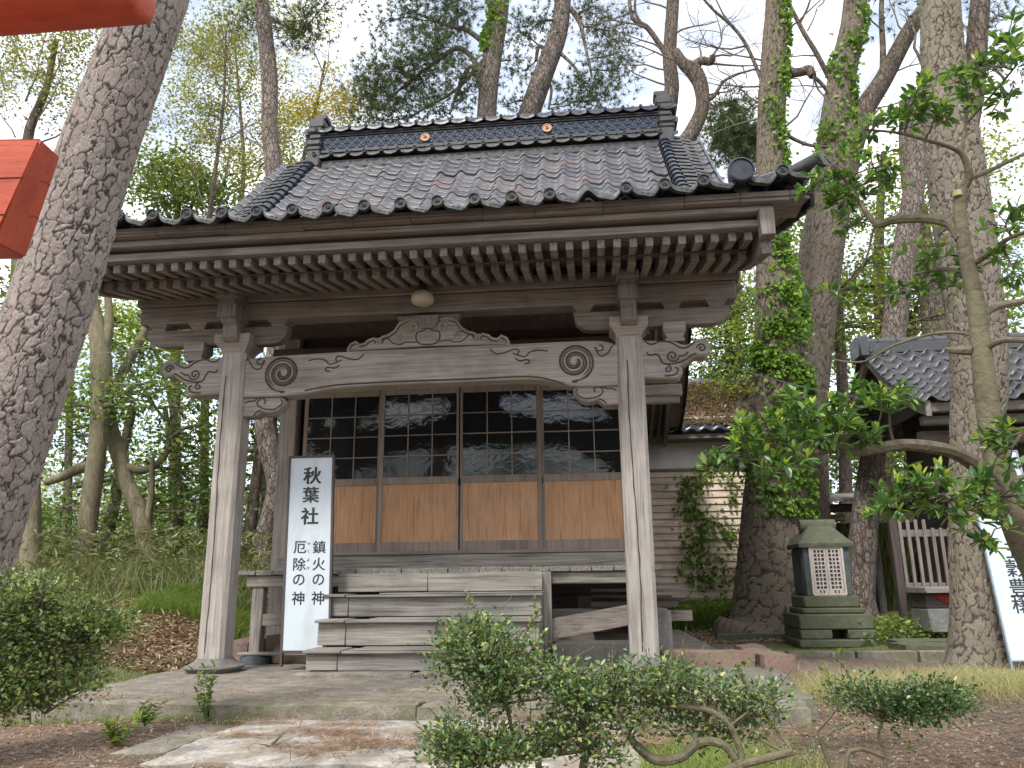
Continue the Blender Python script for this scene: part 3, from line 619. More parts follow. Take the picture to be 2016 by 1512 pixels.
for sx in (1, -1):
    def M(p): return (sx*p[0], p[1])
    e = MB(); e.prism([M(p) for p in nose], -.10, .10, 'y', .012); e = e.build('carved_beam_end', WG['x'], SH)
    gg = MB()
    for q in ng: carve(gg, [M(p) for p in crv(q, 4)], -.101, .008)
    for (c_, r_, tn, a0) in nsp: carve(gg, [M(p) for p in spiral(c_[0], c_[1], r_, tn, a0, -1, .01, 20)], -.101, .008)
    gg.build('scroll_groove_shade', GROOVE, e)
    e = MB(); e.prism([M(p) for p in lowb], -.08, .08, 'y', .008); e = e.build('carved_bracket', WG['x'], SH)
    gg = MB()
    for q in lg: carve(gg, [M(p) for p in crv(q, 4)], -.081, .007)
    gg.build('scroll_groove_shade', GROOVE, e)
# frog-leg strut (kaerumata) above the beam centre
kx = at(843, 660, -.06)[0]
KR = [(867, 628), (884, 626), (901, 632), (910, 646), (922, 653), (933, 655), (944, 663), (951, 657), (962, 660), (969, 666), (980, 668), (988, 661), (998, 665), (1003, 675), (1000, 683)]
kr = [pz(x, y, -.06) for x, y in KR]; kr = [(a-kx, b) for a, b in kr]
zb = kr[-1][1]-.03
kpoly = [(kx+a, b) for a, b in kr]+[(kx+kr[-1][0]-.02, zb), (kx-kr[-1][0]+.02, zb-.02)]+[(kx-a, b) for a, b in kr[::-1]]
ks = MB(); ks.prism(kpoly, -.07, .03, 'y', .008); KS = ks.build('frog_leg_strut', WG['x'], SH)
rim = MB(); rp = [(a-.004, b-.006) for a, b in kr]
for s_ in (1, -1):
    rim.tube([(kx+s_*a, -.072, b) for a, b in rp], .015, 8)
    for (a, b, r_, tn) in ((.155, 3.09, .062, 1.25), (.30, 2.985, .045, 1.2), (.50, 2.955, .032, 1.0)):
        sp_ = spiral(a, b, r_, tn, rad(40), 1, .012, 22); rim.tube([(kx+s_*p[0], -.071, p[1]) for p in sp_], [.013-.006*i/22 for i in range(23)], 8)
rim.build('raised_scroll', WG['x'], KS)
kg = MB()
ct = [(a, b-.022) for a, b in kr[1:-1]]
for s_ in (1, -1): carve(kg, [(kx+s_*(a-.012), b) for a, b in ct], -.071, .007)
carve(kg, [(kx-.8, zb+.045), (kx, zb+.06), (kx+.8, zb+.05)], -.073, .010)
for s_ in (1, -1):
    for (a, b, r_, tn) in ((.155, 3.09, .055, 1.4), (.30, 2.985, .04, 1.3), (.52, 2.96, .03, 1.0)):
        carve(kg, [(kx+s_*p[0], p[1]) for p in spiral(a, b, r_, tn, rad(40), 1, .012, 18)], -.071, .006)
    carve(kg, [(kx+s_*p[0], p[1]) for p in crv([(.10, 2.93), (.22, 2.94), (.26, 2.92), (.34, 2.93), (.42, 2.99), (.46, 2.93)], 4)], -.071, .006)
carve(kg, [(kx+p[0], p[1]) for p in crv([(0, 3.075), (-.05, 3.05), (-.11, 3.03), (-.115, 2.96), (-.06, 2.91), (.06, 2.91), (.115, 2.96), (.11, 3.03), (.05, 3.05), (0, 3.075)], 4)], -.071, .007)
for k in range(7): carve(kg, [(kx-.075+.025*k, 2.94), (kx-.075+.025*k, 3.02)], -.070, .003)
kg.build('scroll_groove_shade', GROOVE, KS)
# bracket blocks and arms
def block(mb, cx, cy, z0, z1, w0, w1, d0=None, d1=None):   # square cap block, tapered lower part
    zm = z0+(z1-z0)*.52; n = 5; P = []
    for i in range(n+1): t = i/n; P.append((w0/2+(w1/2-w0/2)*(1-math.cos(t*math.pi/2)), z0+(zm-z0)*t))
    P.append((w1/2, z1))
    V = []; F = []
    for r, z in P: V += [(cx-r, cy-r, z), (cx+r, cy-r, z), (cx+r, cy+r, z), (cx-r, cy+r, z)]
    for i in range(len(P)-1):
        for k in range(4): F.append((i*4+k, i*4+(k+1) % 4, i*4+4+(k+1) % 4, i*4+4+k))
    F.append((3, 2, 1, 0)); m = (len(P)-1)*4; F.append((m, m+1, m+2, m+3)); mb.add(V, F)
for sx in (1, -1):
    X0 = 1.95*sx
    b = MB(); block(b, X0, 0, 2.885, 3.07, .24, .36); b.build('capital_block', WG['x'], SH)
    a = MB(); a.prism([(X0+sx*u, v) for u, v in ((-.52, 3.17), (-.50, 3.06), (-.43, 3.0), (-.34, 2.985), (-.12, 2.985), (-.12, 3.0), (.8, 3.0), (.9, 3.03), (.97, 3.12), (.97, 3.17))], -.06, .06, 'y', .006)
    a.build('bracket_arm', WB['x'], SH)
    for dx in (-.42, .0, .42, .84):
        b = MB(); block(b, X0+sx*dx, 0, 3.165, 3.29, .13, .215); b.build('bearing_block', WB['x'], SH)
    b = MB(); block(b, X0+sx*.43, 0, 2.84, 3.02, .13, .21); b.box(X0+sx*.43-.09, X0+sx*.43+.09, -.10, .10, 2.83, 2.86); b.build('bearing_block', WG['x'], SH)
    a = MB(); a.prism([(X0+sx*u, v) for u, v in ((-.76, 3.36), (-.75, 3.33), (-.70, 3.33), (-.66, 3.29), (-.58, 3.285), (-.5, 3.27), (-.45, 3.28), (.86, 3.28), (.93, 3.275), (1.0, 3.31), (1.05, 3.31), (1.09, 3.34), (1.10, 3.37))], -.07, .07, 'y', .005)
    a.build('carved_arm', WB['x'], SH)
    # arm stepping out towards the front
    f = MB(); f.prism([(-.05, 3.62), (-.36, 3.62), (-.36, 3.42), (-.33, 3.40), (-.33, 3.24), (-.30, 3.17), (-.24, 3.13), (-.24, 3.02), (-.20, 2.98), (-.13, 2.965), (-.05, 2.965)], X0-.075, X0+.075, 'x', .006)
    f.box(X0-.105, X0+.105, -.40, -.06, 3.385, 3.46); f.box(X0-.095, X0+.095, -.345, -.06, 3.19, 3.33)
    f.build('front_bracket', WB['z'], SH)
c_ = MB(); block(c_, kx, -.02, 3.07, 3.19, .13, .22); c_.build('bearing_block', WB['y'], SH)
c_ = MB(); c_.prism([(kx+u, v) for u, v in ((-.32, 3.22), (-.30, 3.16), (-.2, 3.13), (-.12, 3.15), (.12, 3.15), (.2, 3.13), (.30, 3.16), (.32, 3.22))], -.05, .03, 'y', .004); c_.build('carved_arm', WB['x'], SH)
# eave purlin (keta)
k_ = MB(); k_.box(-2.98, 2.98, -.11, .11, 3.23, 3.41, .01); k_.box(-3.02, 3.02, -.13, .10, 3.413, 3.56, .01); k_.build('eave_purlin', WB['x'], SH)
# roof profile ------------------------------------------------------
PR = np.array([(-1.38, 3.69), (-.6, 3.86), (.2, 4.12), (1.0, 4.57), (2.0, 5.33), (2.7, 5.98), (3.3, 6.58), (3.8, 7.10), (4.2, 7.52)])
def zr(y):
    y = np.asarray(y, float); y = np.where(y > 4.2, 8.4-y, y); return np.interp(y, SPY, SPZ)
_sp = smooth_poly([(a, b, 0) for a, b in PR], 8); SPY, SPZ = _sp[:, 0], _sp[:, 1]
YE, YR = -1.38, 4.2
# rafters: individual parts, two tiers
n_r = 44; xs_r = np.linspace(-2.93, 2.93, n_r)
fm = MB(); fm.prism([(-1.06, 3.388), (-1.06, 3.468), (.1, 3.66), (.1, 3.58)], -.031, .031, 'x', .003); fly = fm.build('flying_rafter', WB['y'], SH)
bmr = MB(); bmr.prism([(-.76, 3.345), (-.76, 3.425), (1.75, 3.95), (1.75, 3.86)], -.034, .034, 'x', .003); bse = bmr.build('base_rafter', WB['y'], SH)
fly.location.x = xs_r[0]; bse.location.x = xs_r[0]
for x in xs_r[1:]:
    for o in (fly, bse):
        c = o.copy(); COL.objects.link(c); c.parent = SH; c.location.x = x+rnd.uniform(-.004, .004); c.location.z += rnd.uniform(-.004, .004)
# boards over the rafters and stacked fascia
def bd(name, x0, x1, y0, y1, z0, z1, m, bev=.005, par=None): b = MB(); b.box(x0, x1, y0, y1, z0, z1, bev); return b.build(name, m, par or SH)
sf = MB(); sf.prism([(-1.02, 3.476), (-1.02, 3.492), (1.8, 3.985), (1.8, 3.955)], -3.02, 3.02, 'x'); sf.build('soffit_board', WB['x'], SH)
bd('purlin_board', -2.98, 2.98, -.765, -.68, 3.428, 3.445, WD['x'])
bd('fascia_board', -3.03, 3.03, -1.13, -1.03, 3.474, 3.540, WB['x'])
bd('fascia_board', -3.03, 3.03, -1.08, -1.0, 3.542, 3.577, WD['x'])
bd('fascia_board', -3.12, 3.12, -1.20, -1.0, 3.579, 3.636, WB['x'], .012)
fa = MB()
x = -3.38
while x < 3.36:
    x1 = min(3.38, x+rnd.uniform(.35, .75)); zz = rnd.uniform(-.006, .004); fa.box(x, x1-.004, -1.27, -.9, 3.640+zz, 3.664, .003); fa.box(x-.0, x1-.004, -1.29+rnd.uniform(0, .012), -.9, 3.666, 3.712, .003); x = x1
fa.build('shingle_board', WB['x'], SH)
# barge boards following the slope, on both sides
def band(mb, X0, X1, d0, d1, y0, y1, n=44, end=None):
    ys = np.linspace(y0, y1, n); V = []; F = []
    for y in ys:
        z = float(zr(y)); V += [(X0, y, z-d0), (X1, y, z-d0), (X1, y, z-d1), (X0, y, z-d1)]
    for i in range(n-1):
        for k in range(4): F.append((i*4+k, i*4+(k+1) % 4, i*4+4+(k+1) % 4, i*4+4+k))
    F += [(0, 1, 2, 3), tuple((n-1)*4+k for k in (3, 2, 1, 0))]; mb.add(V, F)
for sx in (1, -1):
    b = MB(); band(b, 3.02*sx, 3.10*sx, .06, .50, -1.10, 9.35 if False else 9.0, 60); b.build('barge_board', WB['y'], SH)
    b = MB(); band(b, 3.10*sx, 3.40*sx, .045, .075, -1.26, 9.2, 60); b.build('verge_soffit', WB['y'], SH)
    bd('barge_end_block', (3.0)*sx, 3.115*sx, -1.225, -1.11, 3.36, 3.60, WB['z'])
    b = MB(); y = -1.25
    while y < 9.2:
        z = float(zr(y)); s_ = float(zr(y+.1))-z
        b.obox((3.425*sx, y, z-.055), (3.425*sx, y+.235, float(zr(y+.235))-.055+.02), .03, .17); y += .225
    b.build('verge_tile', TBLK, SH)
# rear rafters seen under the right verge
rm_ = MB()
for X in np.arange(2.2, 3.0, .15):
    band(rm_, X-.028, X+.028, .14, .23, 4.4, 9.3, 24)
rm_.build('rear_rafter', WG['y'], SH)
b = MB(); band(b, -3.0, 3.02, .09, .13, 4.2, 9.4, 24); b.build('rear_soffit', WB['x'], SH)
bd('rear_fascia', 2.1, 3.1, 9.3, 9.38, 3.45, 3.66, WG['x'])
# rear slope is longer: extend zr for y>9.58
# tiles ---------------------------------------------------------------
TWX = .3125
def sori(x, y): return .055*(np.abs(x)/2.7)**3*np.exp(-np.maximum(0, np.asarray(y, float)+1.38)/1.2)
def wave(x):
    u = ((x-.05)/TWX) % 1.0; return .041*np.cos(2*np.pi*u)+.014*np.cos(4*np.pi*u+.7)
def tiled(x0, x1, y0, y1, step=.215, per=14, jit=.005):
    ys = np.linspace(y0, y1, 400); zz = zr(ys); arc = np.concatenate([[0], np.cumsum(np.hypot(np.diff(ys), np.diff(zz)))])
    n = int(arc[-1]/step); V = []; F = []; R = []; b = 0
    cols = np.arange(x0, x1-1e-6, TWX)
    for j in range(n+1):
        a0 = min(j*step, arc[-1]); a1 = min(a0+step*1.05, arc[-1])
        ya, yb = np.interp(a0, arc, ys), np.interp(a1, arc, ys); za, zb_ = zr(ya), zr(yb); dy = (yb-ya)
        for c in cols:
            xs = np.linspace(c, c+TWX*1.03, per); w_ = wave(np.minimum(xs, c+TWX*.999) if False else xs); jz, jy, jt = rng.normal()*jit, rng.normal()*jit*1.5, rng.normal()*jit
            r_ = rng.uniform()
            for (yy, z_) in ((ya+dy*.12, za-.004), (ya, za+.010), (ya, za+.036), (yb, zb_+.006)):
                V.append(np.stack([xs, np.full(per, yy+jy), z_+w_+jz+jt*(xs-c)/TWX+sori(xs, yy)+np.linspace(0, .006, per)], 1)); R.append(np.full(per, r_))
            i = np.arange(per-1)
            for q in (0, 1, 2): F.append(np.stack([b+q*per+i, b+q*per+i+1, b+(q+1)*per+i+1, b+(q+1)*per+i], 1))
            b += 4*per
    return np.concatenate(V), np.concatenate(F), np.concatenate(R)
XR = 11*TWX+.02
V, F, R_ = tiled(-11*TWX+.0, 11*TWX, YE, 4.15); RF = mesh_np('tiled_roof_front', V, F, TILE, SH, {'rnd': R_})
V, F, R_ = tiled(-11*TWX+.0, 11*TWX, 9.55, 4.25); mesh_np('tiled_roof_rear', V, F, TILE, SH, {'rnd': R_})
# eave end tiles with tomoe discs
def comma(mb, cx, cz, R, Y, dep, axis='y', m=None):
    for k in range(3):
        a = k*2.094+.5; pts = []
        for i in range(7): t = i/6; aa = a+t*1.9; rr = R*(.22+.52*t); pts.append((cx+rr*math.cos(aa), Y, cz+rr*math.sin(aa)))
        mb.tube(pts, [R*.20, R*.20, R*.17, R*.14, R*.10, R*.07, R*.04], 6)
def disc(mb, cx, cz, Y, R, th=.03):
    mb.lathe([(R, th), (R, 0), (R*.96, -.006), (R*.78, -.006), (R*.74, .006), (.001, .006)], (cx, Y, cz), 20, 0, 'y')
et = MB(); zE = float(zr(YE))
xs = np.arange(-XR, XR+1e-6, TWX/14); wv = wave(xs)
V = []; F = []
for x, w_ in zip(xs, wv):
    u = ((x-.05)/TWX) % 1.0; hgt = .036+.012*math.sin(math.pi*u)
    w_ = w_+float(sori(x, YE)); V += [(x, YE+.04, zE+w_+.036), (x, YE-.025, zE+w_+.032), (x, YE-.03, zE+w_+.032-.012), (x, YE-.03, zE+w_+.032-hgt), (x, YE-.0, zE+w_+.03-hgt), (x, YE+.03, zE+w_)]
for i in range(len(xs)-1):
    for k in range(5): F.append((i*6+k, i*6+k+1, i*6+6+k+1, i*6+6+k))
et.add(V, F, True)
for k in range(-11, 12):
    if k in (-11, 11, 5, 9): continue
    x = k*TWX+.038; zd = zE+.036+float(sori(x, YE)); disc(et, x, zd, YE-.055, .053); comma(et, x, zd, .036, YE-.052, .01)
    # moulded relief in the hollow
    for q in range(3): xx = k*TWX+.16+q*.04; zz = zE+float(wave(np.array(xx)))+.008+float(sori(xx, YE)); et.tube([(xx, YE-.030, zz), (xx+.012, YE-.031, zz-.006), (xx+.028, YE-.030, zz)], .003, 5)
et.build('eave_tile_row', TEAVE, SH, recalc=False)
# descending ridges, big round end tile, corner roll
for sx in (1, -1):
    dr = MB(); X0 = 2.87*sx; ys = np.linspace(3.95, -1.28, 70); P = [(X0, y, float(zr(y))+.075) for y in ys]
    dr.tube(P, .082, 14); y = 3.9
    while y > -1.2:
        z = float(zr(y)); dz = (float(zr(y+.02))-float(zr(y-.02)))/.04; l = math.hypot(1, dz)
        dr.tube([(X0, y-.022/l, z+.078-.022*dz/l), (X0, y+.022/l, z+.078+.022*dz/l)], .100, 14); y -= .20/l
    dr.build('descending_ridge', TBLK, SH)
    e = MB(); e.lathe([(.085, .16), (.105, .03), (.108, 0), (.095, -.008), (.090, .008), (.001, .006)], (X0-.03*sx, -1.44, zr(-1.38)+.15), 28, 0, 'y'); e.build('ridge_end_disc', TBLK, SH)
    cr_ = MB(); zz = float(zr(-1.3))+.06; cr_.tube([(2.93*sx, -1.0, zz+.12), (3.15*sx, -1.15, zz+.11), (3.36*sx, -1.25, zz+.12)], .07, 12)
    for q in (.2, .62): cr_.tube([((2.93+.43*q)*sx, -1.0-.25*q, zz+.12), ((2.93+.43*q+.05)*sx, -1.03-.25*q, zz+.12)], .088, 12)
    cr_.build('corner_roll_tile', TBLK, SH)
    cr_ = MB(); cr_.tube([(3.2*sx, -1.12, zz+.13), (3.34*sx, -1.27, zz+.13), (3.50*sx, -1.40, zz+.15)], [.05, .062, .072], 14); cr_.build('corner_finial', TRIDGE, SH)
    # side tiles outside the descending ridge, laid with their fronts outward
    mt = MB(); y = 4.0
    while y > -.9:
        z = float(zr(y)); dz = (float(zr(y+.02))-float(zr(y-.02)))/.04; l = math.hypot(1, dz)
        for q in range(3):
            xx = 2.93+q*.17; dd = .02*q*q; yq = y+q*.045
            a0 = (xx*sx, yq+rnd.uniform(-.012, .012), z+.115-dd); a1 = ((xx+.19)*sx, yq+.02+rnd.uniform(-.012, .012), z+.10-dd-.02*q)
            mt.obox(a0, a1, .10, .085, (0, -dz/l, 1/l))
        y -= .185/l
    mt.build('side_verge_tiles', TRIDGE, SH)
# main ridge
RX0, RX1, RY = -2.82, 2.92, 4.2
rg = MB(); rg.box(RX0, RX1, RY-.20, RY+.20, 7.30, 7.44, .01)
zz = 7.52
for i, d in enumerate((.19, .205, .19)):
    x = RX0
    while x < RX1:
        x1 = min(RX1, x+.31); rg.box(x, x1-.004, RY-d-rnd.uniform(0, .008), RY+d, 7.545+i*.032, 7.573+i*.032, .003); x = x1
rg.box(RX0, RX1, RY-.135, RY+.135, 7.62, 7.90, .004)
x = RX0
while x < RX1:
    x1 = min(RX1, x+.30)
    for i, d in enumerate((.17, .19)): rg.box(x, x1-.004, RY-d, RY+d, 7.895+i*.03, 7.922+i*.03, .003)
    rg.box(x, x1-.004, RY-.155, RY+.155, 8.045, 8.075, .003); rg.box(x+.02, x1-.02, RY-.12, RY+.12, 8.077, 8.10, .003)
    x = x1
rg.tube([(RX0, RY, 8.10), (RX1, RY, 8.10)], .07, 12); x = RX0+.15
while x < RX1: rg.tube([(x-.02, RY, 8.10), (x+.02, RY, 8.10)], .085, 12); x += .30
rg.build('main_ridge', TRIDGE, SH)
def swag(mb, z0, yf, pit, hd, discs):
    x = RX0+.02; k = 0
    while x < RX1-.05:
        V = []; F = []; n = 10
        for i in range(n+1):
            u = i/n; dz = -.045*math.sin(math.pi*u); xx = x+u*pit
            V += [(xx, yf+.08, z0+dz+.02), (xx, yf, z0+dz+.012), (xx, yf-.004, z0+dz-hd), (xx, yf+.03, z0+dz-hd)]
        for i in range(n):
            for q in range(3): F.append((i*4+q, i*4+q+1, i*4+5+q, i*4+4+q))
        mb.add(V, F, True)
        if discs: disc(mb, x, z0-.005, yf-.035, .036); comma(mb, x, z0-.005, .024, yf-.033, .01)
        else: mb.tube([(x, yf-.02, z0), (x, yf+.1, z0+.03)], .03, 8)
        x += pit
sw = MB(); swag(sw, 7.535, RY-.255, .281, .030, True); sw.box(RX0, RX1, RY-.23, RY+.2, 7.50, 7.532, .004); sw.build('ridge_drip_tiles', TEAVE, SH, recalc=False)
sw = MB(); swag(sw, 8.02, RY-.235, .281, .030, False); sw.box(RX0, RX1, RY-.19, RY+.2, 8.0, 8.04, .004); sw.build('ridge_cap_tiles', TBLK, SH, recalc=False)
lt = MB(); lt.box(RX0+.02, RX1-.02, RY-.15, RY-.13, 7.645, 7.885, .002); LT = lt.build('lattice_panel', NAVY, SH)
lr = MB(); a = .0825; nC = int((RX1-RX0)/a)
for i in range(nC+1):
    for j in range(-1, 4):
        if (i+j) % 2: continue
        cx, cz = RX0+.03+i*a, 7.645+.04+j*a; R = a
        pts = []
        for k in range(17):
            t = k/16*2*math.pi; x, z = cx+R*math.cos(t), cz+R*math.sin(t)
            if 7.65 < z < 7.88 and RX0+.02 < x < RX1-.02: pts.append((x, RY-.152, z))
            else:
                if len(pts) > 1: lr.tube(pts, .0065, 4, False)
                pts = []
        if len(pts) > 1: lr.tube(pts, .0065, 4, False)
lr.build('circle_lattice', NAVY, LT, recalc=False)
TANM = plain('gilt_clay', (.50, .28, .15), .5, 0, .2, 14)
for (px, py) in ((837, 270), (1077, 252)):
    p = at(px, py, RY-.17); e = MB(); e.lathe([(.075, .02), (.078, 0), (.072, -.008), (.062, -.008), (.058, 0), (.001, 0)], (p[0], RY-.175, p[2]), 28, 0, 'y'); E_ = e.build('crest_disc', TANM, SH)
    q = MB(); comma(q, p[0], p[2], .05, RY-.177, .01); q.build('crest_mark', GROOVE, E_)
# ridge-end ornaments
for sx in (1, -1):
    X0 = RX1-.02 if sx > 0 else RX0+.02; o = MB()
    def bb(x0, x1, z0, z1, d, bev=.02): o.box(X0+sx*x0, X0+sx*x1, RY-d, RY+d, z0, z1, bev)
    bb(-.10, .14, 7.30, 7.62, .27, .03); bb(-.09, .16, 7.62, 7.72, .24, .03); bb(-.10, .17, 7.70, 7.84, .25, .04); bb(-.09, .13, 7.84, 7.95, .22, .03); bb(-.10, .17, 7.94, 8.08, .24, .045)
    bb(-.12, .15, 8.07, 8.22, .20, .03); bb(-.10, .16, 8.20, 8.27, .17, .02); bb(-.13, .10, 8.27, 8.36, .13, .015)
    for zz in (7.78, 8.0): o.tube([(X0+sx*.17, RY-.2, zz), (X0+sx*.17, RY+.2, zz)], .055, 10)
    o.build('ridge_end_ornament', TRIDGE, SH)
# body -----------------------------------------------------------------
YD = 1.79
for sx in (-1, 1):
    bd('body_post', 2.08*sx-.10, 2.08*sx+.10, 1.70, 1.90, -.1, 4.3, WG['z'])
    w_ = MB(); z = .2
    while z < 5.0: w_.box(2.09*sx-.02, 2.09*sx+.02, 1.9, 6.7, z, z+.21, .004); z += .212
    w_.prism([(1.9, 5.0), (1.9, 5.1), (4.2, 7.2), (6.6, 5.1), (6.6, 5.0)], 2.07*sx, 2.11*sx, 'x')
    w_.build('side_wall', WB['y'], SH)
    bd('tie_beam', 2.0*sx, 2.63*sx, 1.73, 1.86, 2.74, 2.87, WG['x']); bd('tie_beam', 2.0*sx, 2.60*sx, 1.75, 1.84, 2.655, 2.737, WG['x'])
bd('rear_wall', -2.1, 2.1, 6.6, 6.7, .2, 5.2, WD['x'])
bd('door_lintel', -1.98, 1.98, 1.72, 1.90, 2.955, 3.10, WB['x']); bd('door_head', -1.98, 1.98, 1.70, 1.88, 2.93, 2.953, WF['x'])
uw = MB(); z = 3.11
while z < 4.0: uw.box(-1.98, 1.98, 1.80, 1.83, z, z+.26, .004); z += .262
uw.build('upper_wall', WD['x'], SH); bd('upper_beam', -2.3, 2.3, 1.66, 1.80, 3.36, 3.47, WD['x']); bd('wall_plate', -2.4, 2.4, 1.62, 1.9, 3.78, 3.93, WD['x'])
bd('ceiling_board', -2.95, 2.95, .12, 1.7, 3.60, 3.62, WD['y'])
bd('door_sill', -1.98, 1.98, 1.66, 1.90, .97, 1.006, WF['x'])
sb = MB(); sb.box(-2.1, 2.1, 1.68, 1.90, .80, .968, .008); sb.build('ground_sill', WS['x'], SH)
# sliding doors
def glassmat():
    m, t, b = mat('figured_glass'); v = coord(t, (1, 1, 1.6)); b.inputs['Base Color'].default_value = (.012, .014, .017, 1); b.inputs['Roughness'].default_value = .05
    b.inputs['IOR'].default_value = 1.6; n = noise(t, v, 5, 3, .5, .5); n2 = noise(t, v, 70, 2)
    bump(t, b, mth(t, 'ADD', n, mth(t, 'MULTIPLY', n2, .05)), .16, .02); return m
GL = glassmat()
X0 = -1.895; WDR = .957
SLOT = plain('pull_slot', (.02, .018, .016), .5)
for k in range(4):
    xa, xb = X0+k*WDR+(.0 if k != 2 else .004), X0+(k+1)*WDR-(.0 if k != 1 else .004); yy = 1.72 if k in (1, 2) else 1.755
    if k in (0, 1): xb += .015
    if k in (2, 3): xa -= .015
    dr = empty('sliding_door', (xa, yy, 1.01)); dr.location -= SH.location; dr.parent = SH
    f = MB(); st = .048
    f.box(xa, xa+st, yy, yy+.032, 1.008, 2.93, .003); f.box(xb-st, xb, yy, yy+.032, 1.008, 2.93, .003)
    f.box(xa+st, xb-st, yy, yy+.030, 1.008, 1.115, .003); f.box(xa+st, xb-st, yy, yy+.030, 1.775, 1.86, .003); f.box(xa+st, xb-st, yy, yy+.030, 2.855, 2.93, .003)
    gw = (xb-xa-2*st); gh = (2.855-1.86)
    f.build('frame', WF['z'], dr)
    f = MB()
    for i in (1, 2): f.box(xa+st+gw*i/3-.007, xa+st+gw*i/3+.007, yy+.002, yy+.024, 1.86, 2.855, .001)
    for j in (1, 2, 3): f.box(xa+st, xb-st, yy+.004, yy+.026, 1.86+gh*j/4-.007, 1.86+gh*j/4+.007, .001)
    f.build('glazing_bars', WF['x'], dr)
    f = MB(); f.box(xa+st, xb-st, yy+.014, yy+.018, 1.86, 2.855, 0); f.build('glass_pane', GL, dr)
    f = MB(); f.box(xa+st, xb-st, yy+.010, yy+.018, 1.115, 1.775, 0); f.build('wood_panel', TEAK, dr)
    sx_ = (xb-.024) if k in (0, 1) else (xa+.024)
    if k != 0:
        f = MB(); f.box(sx_-.007, sx_+.007, yy-.0015, yy+.004, 1.75, 1.83, .001); f.build('finger_pull', SLOT, dr)
# veranda floor
vf = MB(); x = -2.2
while x < 2.16:
    x1 = min(2.2, x+rnd.uniform(.19, .33)); vf.box(x, x1-.005, .715+rnd.uniform(0, .03), 1.69, .745+rnd.uniform(-.003, .003), .797+rnd.uniform(-.004, .003), .006); x = x1
vf.build('veranda_floor', WS['y'], SH)
bd('veranda_beam', -2.05, 2.1, .78, .88, .625, .743, WS['x'], .01)
for sx in (-1.93, -1.62, 1.92): bd('veranda_post', sx-.06, sx+.06, .80 if sx != -1.62 else 1.45, .92 if sx != -1.62 else 1.56, -.05, .63, WS['z'], .01)
bd('side_rail', -1.88, -1.2, .82, .87, .24, .36, WS['x']); bd('low_board', -2.05, -1.03, .68, .84, -.035, -.01, WS['x'])
ft = MB(); ft.lathe([(.15, -.14), (.14, -.05), (.10, -.036)], (-1.90, .80, 0), 16, 3); ft.build('footing_stone', STD, SH)
bd('stair_post', 1.03, 1.115, .66, .76, -.1, .745, WS['z'], .008)
sbk = MB(); sbk.obox((1.11, .75, .20), (1.9, .80, .33), .03, .19); sbk.build('loose_board', WB['x'], SH)
bd('underfloor_board', 1.1, 2.0, 1.1, 1.13, .05, .38, WB['x']); bd('underfloor_board', 1.35, 2.1, 1.55, 1.58, .3, .5, WB['x'])
st_ = MB(); rough_slab(st_, 1.13, 1.88, .45, .75, -.14, .09, .012, .05); st_.build('dark_base_stone', STK, SH, recalc=False)
st_ = MB(); rough_slab(st_, -1.9, -1.15, 1.0, 1.5, -.2, .15, .03, .08); rough_slab(st_, -2.35, -2.05, .9, 2.0, -.2, .1, .03, .08); st_.build('base_rubble', STR, SH, recalc=False)
uf = MB(); z = -.1  # boards added behind the veranda opening to keep it dark
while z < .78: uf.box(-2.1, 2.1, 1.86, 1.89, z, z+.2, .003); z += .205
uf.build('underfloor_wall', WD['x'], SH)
# steps
SX0, SX1 = -1.0, 1.04
bs = MB(); rough_slab(bs, -1.06, .0, -.50, -.1, -.2, -.085, .008, .05); rough_slab(bs, .01, 1.15, -.50, -.1, -.2, -.082, .008, .05); bs.build('base_slab', CONC, SH, recalc=False)
lev = [(-.36, -.08, .095), (-.06, .105, .335), (.22, .345, .555), (.50, .565, .745)]
for i, (yf, z0, z1) in enumerate(lev):
    xl = SX0+[.04, .03, .0, .02][i]
    r_ = MB(); c0 = xl+[.28, .26, .22, .9][i]
    r_.box(xl, c0-.004, yf, yf+.03, z0+.004, z1-.032 if i < 3 else z1, .005); r_.box(c0, SX1, yf+.004, yf+.034, z0, z1-.032 if i < 3 else z1, .005)
    if i == 0: pass
    sr = r_.build('step_riser', WS['x'], SH)
    if i < 3:
        t_ = MB(); c1 = c0+[.04, .0, -.02][i]; ov = .055
        t_.box(xl-.018, c1-.005, yf-ov, yf+.34, z1-.030, z1-.002, .006); t_.box(c1, SX1+.02, yf-ov+.012, yf+.34, z1-.034, z1-.012, .006)
        t_.box(c1+.12+.1*i, SX1+.02, yf-ov+.03, yf+.3, z1-.0115, z1+.004, .004)
        t_.build('step_tread', WS['x'], SH)
for xs_ in ((SX1-.04, SX1-.01), (SX0+.06, SX0+.09)):
    sd_ = MB(); sd_.prism([(-.3, -.1), (-.3, .07), (0, .07), (0, .3), (.28, .3), (.28, .52), (.55, .52), (.55, .74), (.7, .74), (.7, -.1)], *xs_, 'x'); sd_.build('step_side', WS['y'], SH)

# hanging lamp under the purlin
lp = at(832, 588, -.28); LM = empty('porch_lamp', lp, 'round cream glass lamp hanging under the eave above the carved beam', 'lamp')
q = MB(); q.lathe([(.02, .085), (.06, .075), (.095, .05), (.112, .015), (.112, -.02), (.10, -.045), (.07, -.062), (.03, -.068), (.002, -.07)], lp, 28); q.build('lamp_shade', plain('cream_glass', (.42, .38, .28), .22, 0, .06, 3, 0), LM)
q = MB(); q.lathe([(.05, .083), (.05, .10), (.03, .14), (.03, .22)], lp, 16); q.build('lamp_fitting', plain('dark_metal', (.04, .035, .03), .5), LM)

